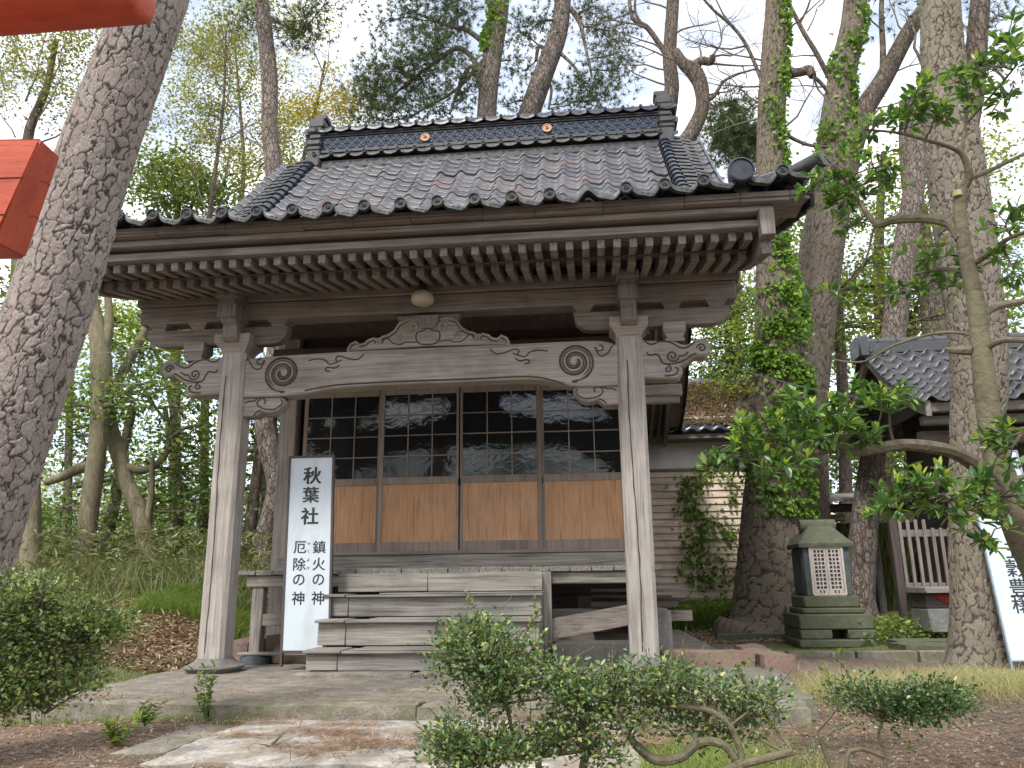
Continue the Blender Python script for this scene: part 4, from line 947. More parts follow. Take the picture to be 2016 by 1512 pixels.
#@@SIGNS
def text_mesh(chars):   # (char, u, v, size) in board metres -> verts/faces, local x right, z up
    V = []; F = []
    for ch, u, v, sz, bold, kx_, ky_ in [(c_, u_, v_, z_, b_, i_, j_) for (c_, u_, v_, z_, b_) in chars for (i_, j_) in (((-1, 0), (1, .3), (0, 1), (0, -1), (0, 0)) if b_ > 0 else ((0, 0),))]:
        u = u+kx_*bold; v = v+ky_*bold*.6; dj = (kx_*2+ky_)*.00025; cu = bpy.data.curves.new('t', 'FONT'); cu.body = ch; cu.size = sz; cu.extrude = .0012; cu.align_x = 'CENTER'; cu.resolution_u = 4
        ob = bpy.data.objects.new('t', cu); COL.objects.link(ob); dg = bpy.context.evaluated_depsgraph_get()
        me = bpy.data.meshes.new_from_object(ob.evaluated_get(dg)); P = [tuple(p.co) for p in me.vertices]; b = len(V)
        if P:
            x0 = (min(p[0] for p in P)+max(p[0] for p in P))/2; y0 = (min(p[1] for p in P)+max(p[1] for p in P))/2
            V += [(p[0]-x0+u, -p[2]+dj, p[1]-y0+v) for p in P]; F += [tuple(b+i for i in f.vertices) for f in me.polygons]
        bpy.data.objects.remove(ob); bpy.data.curves.remove(cu); bpy.data.meshes.remove(me)
    return V, F
def board(root, O, U, Vv, W, H, chars, th=.03, fr=.022, frame=True, legs=.0):
    O = np.array(O); U = unit(np.array(U, float)); Vv = unit(np.array(Vv, float)); Nn = np.cross(U, Vv)
    if Nn[1] > 0: Nn = -Nn
    def W3(u, n, v): return O+U*u+Nn*n+Vv*v
    def bx_(mb, u0, u1, n0, n1, v0, v1):
        V = [W3(u, n, v) for v in (v0, v1) for n in (n0, n1) for u in (u0, u1)]; mb.add(V, [(0, 2, 3, 1), (4, 5, 7, 6), (0, 1, 5, 4), (1, 3, 7, 5), (3, 2, 6, 7), (2, 0, 4, 6)])
    p = MB(); bx_(p, 0, W, -th*.5, th*.3, 0, H); p.build('panel', WHITE, root)
    f = MB(); m_ = SBROWN if frame else plain('steel_blue_edge', (.22, .27, .30), .4)
    bx_(f, -fr, 0, -th*.6, th*.6, -fr-legs, H+fr); bx_(f, W, W+fr, -th*.6, th*.6, -fr-legs, H+fr); bx_(f, 0, W, -th*.55, th*.55, H, H+fr); bx_(f, 0, W, -th*.55, th*.55, -fr, 0)
    f.build('frame', m_, root)
    V, F = text_mesh(chars); t = MB(); t.add([W3(x, th*.3+.0018-y, z) for x, y, z in V], F); t.build('lettering', INK, root, recalc=False)
SG = empty('signboard', (-1.2, 0, ZG), 'tall white signboard with black vertical writing leaning at the left end of the wooden steps', 'sign')
Wb, Hb = .375, 1.80
tl = at(574, 903, .42); bl = at(557, 1281, .12); bl = bl-0; Vd = tl-bl; Hb = float(np.linalg.norm(Vd)); tr_ = at(655, 901, .42); Wb = float(np.linalg.norm(tr_-tl))
def ch(c, u, v, s, b=.0): return (c, u*Wb, Hb*(1-v), s*Wb, b)
big = [ch('秋', .53, .10, .44, .0055), ch('葉', .51, .207, .40, .0045), ch('社', .50, .323, .42, .0055)]
sm_ = []
for i, (c, v) in enumerate(zip('厄除の神', (.488, .575, .655, .747))): sm_.append(ch(c, .30, v, .31, .0016))
for i, (c, v) in enumerate(zip('鎮火の神', (.488, .575, .655, .747))): sm_.append(ch(c, .745, v, .31, .0016))
for c, v in zip('やくよけ', (.471, .51, .553, .597)): sm_.append(ch(c, .50, v, .085, .0))
board(SG, bl, tr_-tl, Vd, Wb, Hb, big+sm_, legs=.12)
# second sign at the right edge
S2 = empty('signboard', (5.4, .9, -.2), 'white signboard with vertical writing leaning beside the big pine at the right edge', 'sign')
tl = at(1897, 893, 1.6); bl = at(1990, 1300, .85); tr_ = at(1999, 890, 1.6); Vd = tl-bl; H2 = float(np.linalg.norm(Vd)); W2 = float(np.linalg.norm(tr_-tl))
O_ = bl; Uu = unit(tr_-tl); Vv_ = unit(Vd)
chs = []
for c, px, py in (('五', 1976, 1088), ('穀', 1983, 1122), ('豊', 1992, 1160), ('穣', 2002, 1193)):
    # solve plane coordinates
    n_ = np.cross(Uu, Vv_); d = ray(px, py); p = CP+d*((O_-CP)@n_)/(d@n_); chs.append((c, float((p-O_)@Uu), float((p-O_)@Vv_), .20, .002))
Vp = unit(Vv_-Uu*(Vv_@Uu)*0)
board(S2, O_, Uu, Vv_, W2, H2, chs, frame=False, fr=.015, legs=.15)

#@@TORII
TR = empty('torii_gate', at(-260, 1500, -5.6), 'vermilion painted gate beams reaching in at the upper left corner', 'gate')
t = MB(); p1 = at(118, 307, -5.75); 
A0 = at(82, 272, -5.85); A1 = at(119, 307, -5.62); A2 = at(50, 510, -5.62); A3 = at(-12, 478, -5.85)
Ld = unit(np.array([-1.0, -.12, -.02]))*1.6
Vt = [A0, A1, A2, A3]+[p+Ld for p in (A0, A1, A2, A3)]
t.add(Vt, [(0, 1, 2, 3), (7, 6, 5, 4), (0, 4, 5, 1), (1, 5, 6, 2), (2, 6, 7, 3), (3, 7, 4, 0)]); tb_ = t.build('tie_beam', RED, TR); bm_ = bmesh.new(); bm_.from_mesh(tb_.data); bmesh.ops.bevel(bm_, geom=bm_.edges[:], offset=.006, segments=2, affect='EDGES'); bm_.to_mesh(tb_.data); bm_.free()
ck = MB()
for f_ in (.38, .74):
    a_ = A0+(A3-A0)*f_; ck.tube([a_+Ld*k_/6+np.array([0, -.0005, .003*math.sin(k_*2+f_*9)]) for k_ in range(7)], .0016, 5)
for f_ in (.3, .62): ck.tube([A1+(A2-A1)*f_+(A0-A1)*k_+np.array([0, 0, .004*math.sin(k_*9)]) for k_ in (.02, .25, .5)], [.0012, .001, .0004], 5)
ck.build('paint_crack', plain('dark_crack', (.10, .025, .015), .9), tb_)
t = MB(); c0 = at(282, -34, -5.55); dl = unit(np.array([-1.0, -.10, -.075])); t.tube([c0+dl*x for x in (0, .01, .02, 2.2)], [.085, .100, .108, .125], 40); t.build('lintel', RED, TR)
t = MB(); pc = c0+dl*1.15; t.tube([(pc[0], pc[1], -.3), (pc[0], pc[1], pc[2]-.05)], .12, 28); t.build('gate_pillar', RED, TR)

#@@TREES
G_ = lambda x, y: float(gz(x, y))-.03
def T(name, label, cat_, trunk, Y, bk, **k):
    b = at(trunk[0][0], trunk[0][1], Y); return make_tree(name, label, cat_, trunk, Y, bk, ground=G_(b[0], Y), **k)
# near leaning pine with displaced bark plates
tr_pts = [(-170, 1420, 215), (-130, 1290, 198), (-82, 1130, 190), (5, 870, 178), (98, 600, 170), (180, 330, 160), (253, 130, 152), (302, 0, 148), (352, -150, 150), (425, -400, 140)]
YP = -3.55
q, r = px_path(tr_pts, YP, 26)
gp = q[0].copy(); gp[2] = -.35; root = empty('pine_tree', gp, 'thick near pine trunk with flaky grey bark leaning across the left side', 'tree', 'pine trees')
q = np.vstack([gp+np.array([-.02, 0, 0]), q]); r = np.concatenate([[r[0]*1.2], r])
bark_trunk('trunk', q, r, PL_NEAR, root, 640, .0072, .060, 1.75, .0115, None, .20)

rt, tp, tr = T('pine_tree', 'slender pine rising behind the left end of the shrine roof with a wavy lower trunk', 'tree',
  [(532, 1180, 52), (527, 1130, 46), (522, 1060, 38), (545, 960, 40), (530, 880, 44), (524, 820, 46), (545, 700, 44), (552, 500, 44), (541, 345, 42), (531, 260, 36), (530, 150, 38), (515, 0, 34), (505, -150, 32)], 6.0, BK_PINE, lf=LF_PINE, kind='needle', leaf=.15, per=12, sig=.2, group='pine trees',
  limbs=[[(527, 30, 10), (560, 50, 8), (600, 65, 5)]], blobs=[(600, 45, 30, 22, 7, -.3), (575, 75, 22, 12, 4, .2), (500, 40, 25, 20, 4, 0), (650, 5, 40, 8, 4, 0)])
bare_twigs(rt, [(at(510, 330, 6), (.8, .1, .6)), (at(525, 300, 6), (-.6, .2, .7))], 2, 1.0, .025)
rtC, tpC, trC = T('pine_tree', 'ivy-clad pine trunk rising just left of the roof ridge centre', 'tree',
  [(950, 1150, 60), (950, 800, 52), (952, 400, 48), (958, 225, 44), (968, 120, 44), (980, 30, 48), (992, -120, 46), (1000, -300, 40)], 9.5, BK_PINE, lf=LF_PINE, kind='needle', leaf=.17, per=13, sig=.32, group='pine trees',
  limbs=[[(962, 175, 16), (930, 115, 13), (900, 95, 12), (860, 120, 10), (820, 150, 7), (770, 190, 5)], [(960, 90, 14), (920, 60, 11), (880, 50, 9), (830, 30, 6), (790, 12, 5)], [(956, 205, 14), (930, 130, 12), (905, 170, 9), (885, 225, 6)], [(980, 10, 12), (935, -10, 10), (880, 10, 6)], [(960, 110, 11), (900, 175, 8), (850, 205, 6), (800, 235, 4)]],
  blobs=[(790, 140, 50, 18, 15, -.2), (740, 165, 45, 14, 10, .3), (850, 105, 45, 22, 14, 0), (860, 55, 45, 20, 11, .4), (900, 20, 50, 22, 11, -.2), (760, 205, 35, 22, 9, 0), (745, 235, 25, 12, 5, 0), (830, 180, 40, 18, 10, .5), (905, 140, 25, 20, 6, -.5), (800, 25, 45, 18, 8, 0), (745, 50, 25, 8, 3, 0), (920, 190, 25, 15, 5, .3), (1005, 120, 14, 22, 2, 0), (720, 195, 25, 15, 5, .1), (870, 215, 25, 14, 4, -.1)])
rtD, tpD, trD = T('pine_tree', 'bare-stemmed pine leaning right above the middle of the roof ridge', 'tree',
  [(930, 1150, 60), (960, 700, 54), (1020, 300, 50), (1043, 222, 48), (1072, 140, 46), (1098, 70, 42), (1108, 0, 38), (1115, -120, 34)], 10.5, BK_PINE, lf=LF_PINE, kind='needle', leaf=.16, per=12, sig=.28, group='pine trees',
  limbs=[[(1082, 110, 10), (1062, 90, 9), (1055, 120, 8)], [(1113, 5, 12), (1140, 40, 12), (1150, 80, 8), (1165, 150, 5)], [(1098, 100, 9), (1125, 125, 7), (1145, 150, 5)], [(1060, 160, 9), (1085, 170, 7), (1080, 215, 6)]],
  blobs=[(1150, 165, 50, 22, 11, 0), (1190, 60, 45, 22, 10, .3), (1180, 195, 45, 14, 7, -.2), (1060, 40, 45, 25, 9, 0), (1035, 140, 22, 22, 4, .3), (1160, 15, 45, 18, 8, 0), (1215, 140, 28, 18, 5, .2), (1010, 200, 22, 12, 4, .0), (1120, 195, 22, 14, 4, 0), (1020, 60, 25, 20, 4, .2), (1200, 110, 30, 14, 5, 0)])
rtE, tpE, trE = T('deciduous_tree', 'straight grey trunk directly behind the right end of the roof ridge', 'tree',
  [(1180, 1160, 50), (1200, 800, 46), (1270, 400, 38), (1320, 200, 33), (1318, 110, 30), (1325, 0, 28), (1330, -150, 26)], 9.0, BK_DARK,
  limbs=[[(1310, 105, 13), (1275, 55, 12), (1245, 35, 9), (1238, -20, 8)], [(1265, 50, 8), (1250, 20, 6), (1255, -30, 5)]])
bare_twigs(rtE, [(at(1308, 100, 9), (-.9, .2, .3)), (at(1275, 55, 9), (-.9, 0, .1)), (at(1322, 70, 9), (.9, 0, .3)), (at(1322, 140, 9), (-.8, .1, .2)), (at(1320, 170, 9), (-1, -.1, .15)), (at(1322, 20, 9), (-.7, .1, .5)), (at(1250, 20, 9), (-.7, 0, -.2))], 3, 1.25, .026)
rtF, tpF, trF = T('deciduous_tree', 'crooked bare tree with a twisted knuckled limb right of the ridge end', 'tree',
  [(1200, 1160, 50), (1230, 700, 44), (1320, 340, 38), (1360, 265, 34), (1382, 215, 30), (1380, 170, 32), (1365, 140, 36), (1345, 125, 26), (1330, 100, 18)], 8.3, BK_DARK,
  limbs=[[(1365, 135, 26), (1380, 120, 20), (1400, 122, 16), (1402, 108, 12)], [(1384, 200, 12), (1405, 190, 9), (1425, 160, 7), (1455, 145, 5)]])
bare_twigs(rtF, [(at(1400, 112, 8.3), (.9, .1, .25)), (at(1402, 110, 8.3), (.5, -.1, .8)), (at(1400, 125, 8.3), (1, .1, 0)), (at(1345, 122, 8.3), (-.8, 0, .3)), (at(1455, 145, 8.3), (.9, 0, .1)), (at(1386, 190, 8.3), (.8, .2, .3)), (at(1380, 120, 8.3), (.2, .2, .9))], 3, 1.35, .028)
# big ivy tree on the right
rtG, tpG, trG = make_tree('ivy_covered_tree', 'big old tree with flared trunk half covered in ivy between siding wall and stone shrine', 'tree',
  [(1515, 1248, 165), (1518, 1225, 150), (1520, 1160, 134), (1527, 1050, 126), (1533, 930, 116), (1535, 800, 108), (1538, 700, 104), (1533, 600, 92), (1522, 480, 66), (1518, 310, 58), (1522, 150, 56), (1530, 0, 48), (1535, -150, 44)], 6.5, BK_OLD, ground=-.25, trunk_sides=36, plated=(PL_OLD, 300, .02, .10, 2.2, .022),
  limbs=[[(1545, 145, 24), (1575, 142, 20), (1592, 138, 22), (1600, 150, 16)], [(1600, 148, 8), (1622, 170, 8), (1630, 185, 6)], [(1500, 160, 9), (1470, 90, 8), (1440, 50, 7), (1405, 20, 6), (1370, -20, 5)], [(1546, 265, 8), (1590, 285, 7), (1640, 290, 5)], [(1545, 700, 14), (1575, 740, 9), (1600, 790, 6)], [(1485, 1150, 60), (1462, 1205, 42), (1438, 1236, 24), (1412, 1252, 10)], [(1500, 1180, 60), (1478, 1228, 34), (1466, 1252, 14)], [(1555, 1170, 60), (1578, 1222, 38), (1596, 1250, 14)]])
bare_twigs(rtG, [(at(1470, 90, 6.5), (-.9, .1, .1)), (at(1440, 50, 6.5), (-.7, 0, .6)), (at(1500, 170, 6.5), (-1, 0, .1)), (at(1505, 120, 6.5), (-.8, -.1, .4)), (at(1546, 250, 6.5), (.9, 0, .3)), (at(1546, 60, 6.5), (.8, 0, .4)), (at(1600, 150, 6.5), (.3, .1, -.8)), (at(1505, 230, 6.5), (-1, .1, .2)), (at(1500, 205, 6.5), (-.9, .3, .5))], 3, 1.2, .022)
ivy_on(tpG, trG, 2600, .62, 1.0, .75, .085, .5, label='bright green ivy climbing the upper trunk of the big old tree', group='climbing ivy', out=.05)
ivy_on(tpG, trG, 6500, .30, .62, .0, .08, .65, label='thick ivy sheet hanging on the middle of the big old trunk', group='climbing ivy', out=.09, wob=1.4)
rtH, tpH, trH = T('forked_tree', 'forked ivy-edged trunk behind the right roof corner splitting high up', 'tree',
  [(1575, 1120, 110), (1580, 800, 95), (1600, 600, 92), (1628, 430, 84), (1648, 310, 90), (1648, 220, 62), (1662, 130, 56), (1680, 40, 50), (1690, -100, 44)], 9.0, BK_DARK, trunk_sides=28, plated=(PL_OLD, 200, .03, .11, 2.0, .02),
  limbs=[[(1672, 300, 52), (1700, 220, 44), (1740, 155, 38), (1785, 70, 34), (1830, 0, 28), (1870, -60, 24)], [(1738, 150, 15), (1738, 90, 13), (1735, 30, 11), (1738, -40, 10)], [(1670, 250, 12), (1655, 200, 10), (1610, 110, 11), (1580, 60, 10), (1550, 0, 8)], [(1575, 45, 6), (1590, 15, 5), (1600, -20, 4)]])
ivy_on(tpH, trH, 1500, .5, .97, .3, .10, .8, label='light ivy along the forked tree behind the roof corner', group='climbing ivy', out=.06, wob=2)
bare_twigs(rtH, [(at(1740, 155, 9), (.8, 0, .5)), (at(1785, 70, 9), (-.3, 0, .9)), (at(1610, 110, 9), (-.8, .1, .3)), (at(1738, 60, 9), (-.7, 0, .5)), (at(1700, 220, 9), (.9, 0, .1)), (at(1590, 60, 9), (.4, 0, .8)), (at(1640, 170, 9), (-.8, .2, .3))], 3, 1.2, .022)
ivy_on(tpC, trC, 1300, .62, 1.0, -.6, .10, .7, label='ivy winding up the pine trunk behind the roof ridge', group='climbing ivy', out=.05, bias=.15)
# large pine at the right
rtI, tpI, trI = make_tree('pine_tree', 'big plated pine trunk at the right standing in dry yellow grass', 'tree',
  [(1930, 1325, 120), (1928, 1280, 104), (1922, 1190, 84), (1913, 1070, 74), (1918, 900, 80), (1928, 770, 96), (1924, 650, 104), (1902, 480, 108), (1888, 380, 108), (1870, 250, 100), (1856, 120, 86), (1850, 0, 78), (1848, -120, 70)], 1.55, BK_BIG, ground=-.3, trunk_sides=44, group='pine trees', plated=(PL_BIG, 340, .012, .085, 1.7, .02, (.18, .3, 6)),
  limbs=[[(1890, 290, 60), (1915, 180, 46), (1925, 60, 42), (1935, -60, 38)], [(1835, 150, 10), (1815, 155, 8), (1805, 150, 5)]])
rtK, tpK, trK = T('pine_tree', 'leaning pine trunk behind the small stone shrine', 'tree',
  [(1690, 1180, 58), (1696, 1100, 52), (1705, 1000, 48), (1722, 880, 44), (1748, 740, 44), (1772, 560, 46), (1795, 400, 42), (1812, 280, 36), (1825, 150, 30)], 8.2, BK_PINE, group='pine trees',
  lf=LF_PINE, kind='needle', leaf=.17, per=10, sig=.35, blobs=[(1960, 30, 60, 30, 8, .5), (1990, 120, 40, 30, 6, 0), (1780, 20, 30, 15, 3, 0)])
T('pine_tree', 'straight background pine trunk seen between the forked tree and the big right pine', 'tree', [(1850, 1150, 50), (1845, 800, 46), (1835, 600, 44), (1815, 480, 42), (1790, 330, 36), (1785, 200, 30)], 12, BK_PINE, group='pine trees')
T('small_pine', 'small bushy pine far behind the roof right of the crooked tree', 'tree', [(1452, 1150, 18), (1452, 600, 14), (1452, 330, 12), (1446, 260, 9), (1440, 200, 5)], 17, BK_DARK, lf=LF_PINE, kind='needle', leaf=.28, per=14, sig=.3, twigs=False,
  limbs=[[(1450, 310, 7), (1440, 270, 6), (1400, 268, 4)], [(1452, 320, 7), (1480, 290, 5), (1500, 285, 3)]], blobs=[(1442, 215, 20, 16, 10, 0), (1440, 255, 38, 16, 16, 0), (1475, 285, 36, 16, 14, 0), (1420, 295, 25, 8, 5, 0), (1480, 320, 24, 10, 5, 0)])
# left grove of smooth-barked evergreens
T('evergreen_tree', 'smooth-barked evergreen with straight stem left of the shrine, nearest the leaning pine', 'tree',
  [(62, 1135, 46), (60, 1050, 42), (58, 940, 40), (50, 800, 38), (40, 650, 34)], 4.3, BK_SM, lf=LF_EVER, leaf=.10, per=30, group='evergreens left of the shrine', blobs=[(20, 560, 60, 45, 12, 0), (5, 600, 40, 40, 8, 0)])
T('evergreen_tree', 'straight smooth-barked evergreen forking low with a limb bent left', 'tree',
  [(162, 1150, 40), (170, 1050, 38), (182, 960, 38), (192, 880, 36), (196, 800, 36), (200, 720, 44), (190, 640, 34), (175, 560, 26), (170, 480, 20)], 5.4, BK_SM, lf=LF_EVER, leaf=.11, per=34, sig=.3, group='evergreens left of the shrine',
  limbs=[[(182, 915, 22), (150, 925, 22), (120, 940, 18), (90, 950, 14)], [(200, 700, 26), (215, 640, 20), (210, 560, 14)], [(175, 640, 14), (150, 600, 12), (145, 550, 9)]],
  blobs=[(150, 860, 60, 30, 9, .5), (130, 1000, 60, 30, 10, .8), (255, 780, 55, 30, 12, -.3), (330, 760, 50, 26, 10, .2), (100, 800, 40, 30, 7, .3), (170, 900, 30, 18, 3, 1), (215, 800, 50, 22, 8, .3)])
T('evergreen_tree', 'leaning smooth-barked evergreen in the left grove with a curved side limb', 'tree',
  [(300, 1145, 34), (290, 1080, 36), (275, 1010, 36), (250, 950, 32), (232, 890, 32), (218, 840, 30), (208, 770, 28), (205, 700, 24)], 5.8, BK_SM, lf=LF_EVER, leaf=.11, per=34, sig=.3, group='evergreens left of the shrine',
  limbs=[[(240, 915, 20), (270, 925, 18), (300, 920, 16), (325, 895, 14), (332, 860, 11), (325, 800, 9)], [(290, 1030, 16), (298, 970, 13), (300, 900, 10)], [(208, 790, 16), (235, 745, 18), (265, 690, 20), (300, 620, 18), (320, 560, 14)], [(335, 862, 8), (370, 840, 7), (410, 838, 5)]],
  blobs=[(350, 860, 55, 35, 14, .2), (390, 800, 40, 40, 12, .6), (380, 930, 45, 40, 13, .6), (320, 990, 50, 30, 10, 1.), (400, 1000, 35, 45, 11, .5), (230, 1010, 30, 30, 5, 1.2), (290, 700, 50, 30, 8, .5), (400, 870, 30, 30, 7, 1)])
T('evergreen_tree', 'dark stemmed evergreen just left of the left front pillar', 'tree',
  [(205, 1140, 30), (215, 1040, 26), (228, 980, 22), (240, 900, 20), (262, 800, 18)], 7.5, BK_DARK, lf=LF_EVER, leaf=.12, per=36, sig=.4, group='evergreens left of the shrine',
  blobs=[(250, 950, 50, 50, 9, 0), (190, 1060, 40, 30, 7, 0), (320, 1050, 60, 30, 11, .5), (100, 1040, 40, 40, 8, 0)])
T('evergreen_tree', 'dark evergreen behind the gap between left pillar and body post', 'tree',
  [(478, 1150, 26), (490, 1060, 26), (500, 980, 24), (510, 900, 22), (520, 760, 20)], 7.0, BK_DARK, lf=LF_EVER, leaf=.12, per=36, sig=.35, group='evergreens left of the shrine',
  blobs=[(495, 860, 40, 60, 18, .2), (480, 960, 35, 50, 10, .8), (540, 800, 35, 40, 10, .5), (540, 1050, 35, 40, 8, 1.2), (500, 1060, 35, 40, 10, .8), (548, 700, 20, 30, 4, .3)])
T('maple_tree', 'bright lime-green young maple foliage left of the porch bracket', 'tree',
  [(350, 1140, 16), (355, 1000, 14), (350, 900, 12), (330, 760, 10), (300, 680, 8)], 7.0, BK_DARK, lf=LF_LIME, leaf=.085, per=44, sig=.3, ar=.8, limbs=[[(330, 760, 8), (370, 720, 6), (400, 690, 4)], [(340, 850, 7), (250, 720, 5), (210, 650, 4)]],
  blobs=[(235, 625, 55, 22, 16, 0), (300, 660, 55, 22, 16, .2), (220, 680, 45, 20, 9, .4), (370, 690, 45, 18, 12, .1), (350, 740, 50, 18, 10, .4), (190, 740, 40, 25, 7, .3), (400, 640, 40, 25, 9, 0), (260, 740, 35, 15, 5, 0), (400, 900, 40, 30, 5, .5), (150, 800, 30, 30, 5, 0)])
T('evergreen_tree', 'dense rounded evergreen crown above the left end of the eave', 'tree',
  [(345, 1150, 26), (345, 800, 22), (350, 500, 18), (350, 380, 12)], 9.5, BK_DARK, lf=LF_EVER, leaf=.13, per=44, sig=.36, bias=.06,
  limbs=[[(350, 460, 10), (320, 400, 8), (300, 340, 6)], [(350, 460, 10), (380, 400, 8), (400, 350, 6)]],
  blobs=[(320, 330, 55, 38, 30, 0), (400, 370, 50, 32, 24, .3), (340, 395, 70, 25, 22, -.3), (285, 380, 30, 30, 8, 0), (440, 395, 25, 22, 7, 0)])
def sparse(name, label, trunk, Y, lf, starts, depth, ln, leaf, per, sg, m_, extra=()):
    r, tp_, tr_ = T(name, label, 'tree', trunk, Y, BK_DARK)
    tips = bare_twigs(r, [(at(a, b, Y), d) for a, b, d in starts], depth, ln, .02, kink=.35, grav=.3)
    P = np.array([p for p, d in tips]); k = rng.uniform(size=len(P)) < m_; P = P[k]
    P = np.repeat(P, per, 0)+rng.normal(size=(len(P)*per, 3))*sg; parts = [leaf_geo(P, leaf, None, .6)]
    for (x, y, rx, ry, m, dy) in extra:
        c = at(x, y, Y+dy); s = pxm(Y+dy); q, P2 = clumps(c, rx*s, rx*s*.6, ry*s, m, .25, 26); parts.append(leaf_geo(P2, leaf, None, .6))
    leafobj('crown', cat(parts), lf, r); return r
sparse('spring_tree', 'thin deciduous tree just leafing out between the near pine and the slender pine', [(400, 1150, 20), (405, 700, 16), (412, 450, 12), (425, 330, 9), (440, 200, 6), (445, 60, 4)], 8, LF_SPRING,
  [(412, 440, (-.5, 0, 1)), (418, 380, (.6, .1, 1)), (428, 310, (-.5, 0, 1)), (436, 230, (.6, 0, .9)), (440, 180, (-.6, 0, .8)), (405, 430, (.9, 0, .7)), (430, 280, (.9, 0, .4)), (420, 360, (-.9, .1, .5)), (442, 120, (.1, 0, 1)), (442, 110, (-.5, 0, 1)), (425, 300, (.2, 0, 1.1))], 3, 1.4, .07, 22, .14, .85)
sparse('spring_tree', 'thin yellow-leaved tree standing behind the left ridge end', [(560, 1150, 20), (575, 700, 16), (590, 400, 12), (600, 300, 9), (625, 200, 7), (640, 120, 5)], 9.5, LF_YEL,
  [(600, 300, (.4, 0, 1)), (612, 240, (-.6, 0, 1)), (630, 170, (.6, 0, .8)), (635, 140, (-.5, 0, 1)), (595, 330, (-.8, 0, .5)), (620, 210, (.9, 0, .5))], 3, 1.1, .07, 9, .16, .6,
  [(600, 215, 45, 20, 26, 0), (670, 205, 40, 22, 26, .2), (640, 235, 60, 12, 22, 0), (570, 225, 30, 30, 15, 0), (690, 225, 30, 15, 10, 0), (500, 370, 35, 25, 12, 0), (560, 130, 30, 20, 6, 0), (475, 300, 20, 30, 5, 0)])
sparse('spring_tree', 'dark limbed deciduous tree with yellowish new leaves in the upper left corner', [(20, 1150, 40), (30, 700, 34), (50, 300, 24), (90, 180, 16), (110, 80, 12)], 6, LF_SPRING,
  [(30, 270, (-.4, 0, 1)), (50, 200, (.5, 0, 1)), (70, 240, (.8, 0, .8)), (90, 180, (.3, 0, 1)), (40, 120, (-.6, 0, .9)), (130, 250, (.6, 0, .8)), (150, 200, (.5, 0, .8)), (10, 180, (-.3, 0, 1)), (80, 280, (.9, 0, .4)), (60, 260, (.2, 0, 1))], 3, 1.25, .07, 18, .16, .8,
  [(150, 90, 50, 30, 10, 0), (110, 240, 50, 25, 8, .3), (180, 60, 40, 20, 5, 0)])
# right-hand light and dark foliage
T('maple_tree', 'light green maple behind the right roof corner and big old tree', 'tree',
  [(1670, 1150, 26), (1660, 800, 22), (1650, 600, 18), (1640, 480, 12)], 10.5, BK_DARK, lf=LF_LIME, leaf=.095, per=40, sig=.4, ar=.8, bias=-.1,
  limbs=[[(1650, 600, 12), (1700, 520, 9), (1760, 480, 6)], [(1655, 700, 12), (1590, 600, 8), (1560, 520, 5)]],
  blobs=[(1480, 640, 50, 40, 12, 1), (1460, 760, 40, 25, 8, .5), (1590, 470, 50, 35, 16, -.5), (1680, 430, 60, 40, 19, .5), (1840, 420, 50, 40, 10, 1), (1880, 260, 50, 40, 8, 1), (1960, 620, 60, 30, 10, 0), (1740, 520, 60, 30, 13, 0), (1650, 570, 60, 30, 14, .5), (1580, 600, 50, 35, 9, .3), (1780, 400, 50, 35, 9, .5), (1700, 640, 60, 25, 12, 0), (1620, 680, 60, 30, 14, 0), (1560, 420, 20, 30, 3, 0), (1980, 480, 50, 70, 10, 1), (1950, 340, 50, 40, 9, 1), (1700, 800, 60, 30, 10, 1), (1740, 900, 50, 30, 8, 1)])
T('evergreen_tree', 'dark evergreen behind the annex roof between shrine and ivy tree', 'tree',
  [(1440, 1150, 30), (1440, 800, 24), (1435, 680, 16)], 14.5, BK_DARK, lf=LF_EVER, leaf=.15, per=40, sig=.5, bias=.08,
  blobs=[(1430, 640, 50, 45, 34, 0), (1460, 720, 50, 45, 34, 0), (1405, 740, 40, 40, 22, 0), (1440, 590, 45, 30, 20, 0), (1590, 700, 50, 60, 20, 1), (1560, 600, 50, 40, 14, 1)])
T('evergreen_tree', 'broad evergreen mass behind the small right shrine roof', 'tree',
  [(1800, 1150, 40), (1800, 800, 34), (1790, 640, 24)], 15, BK_DARK, lf=LF_EVER, leaf=.16, per=42, sig=.55, bias=.05,
  blobs=[(1700, 600, 55, 40, 18, 0), (1790, 620, 60, 40, 22, 0), (1870, 600, 60, 45, 20, 0), (1960, 600, 60, 45, 18, 0), (1640, 560, 40, 40, 8, 0), (1650, 900, 70, 50, 22, 0), (1750, 880, 60, 50, 18, 0), (1840, 540, 60, 30, 10, 0)])
# far wood closing the horizon
parts = []
for (x0, x1, ytop, Y, m) in ((-150, 640, 960, 16, 90), (-150, 640, 800, 24, 45), (1250, 2200, 780, 20, 190), (1330, 2200, 600, 26, 170), (600, 1400, 900, 20, 40), (-100, 560, 640, 28, 30)):
    for k in range(m):
        x = rnd.uniform(x0, x1); y = rnd.uniform(ytop, 1140); yy = Y+rnd.uniform(-2, 2); c = at(x, y, yy)
        q, P = clumps(c, 1.0, .8, .6, 5, .4, 26); parts.append(leaf_geo(P, .17, None, .55, bias=rnd.uniform(-.25, .3)))
o = leafobj('distant_wood', cat(parts), LF_EVER); tag(o, kind='stuff', label='distant green wood closing the background behind the trees')

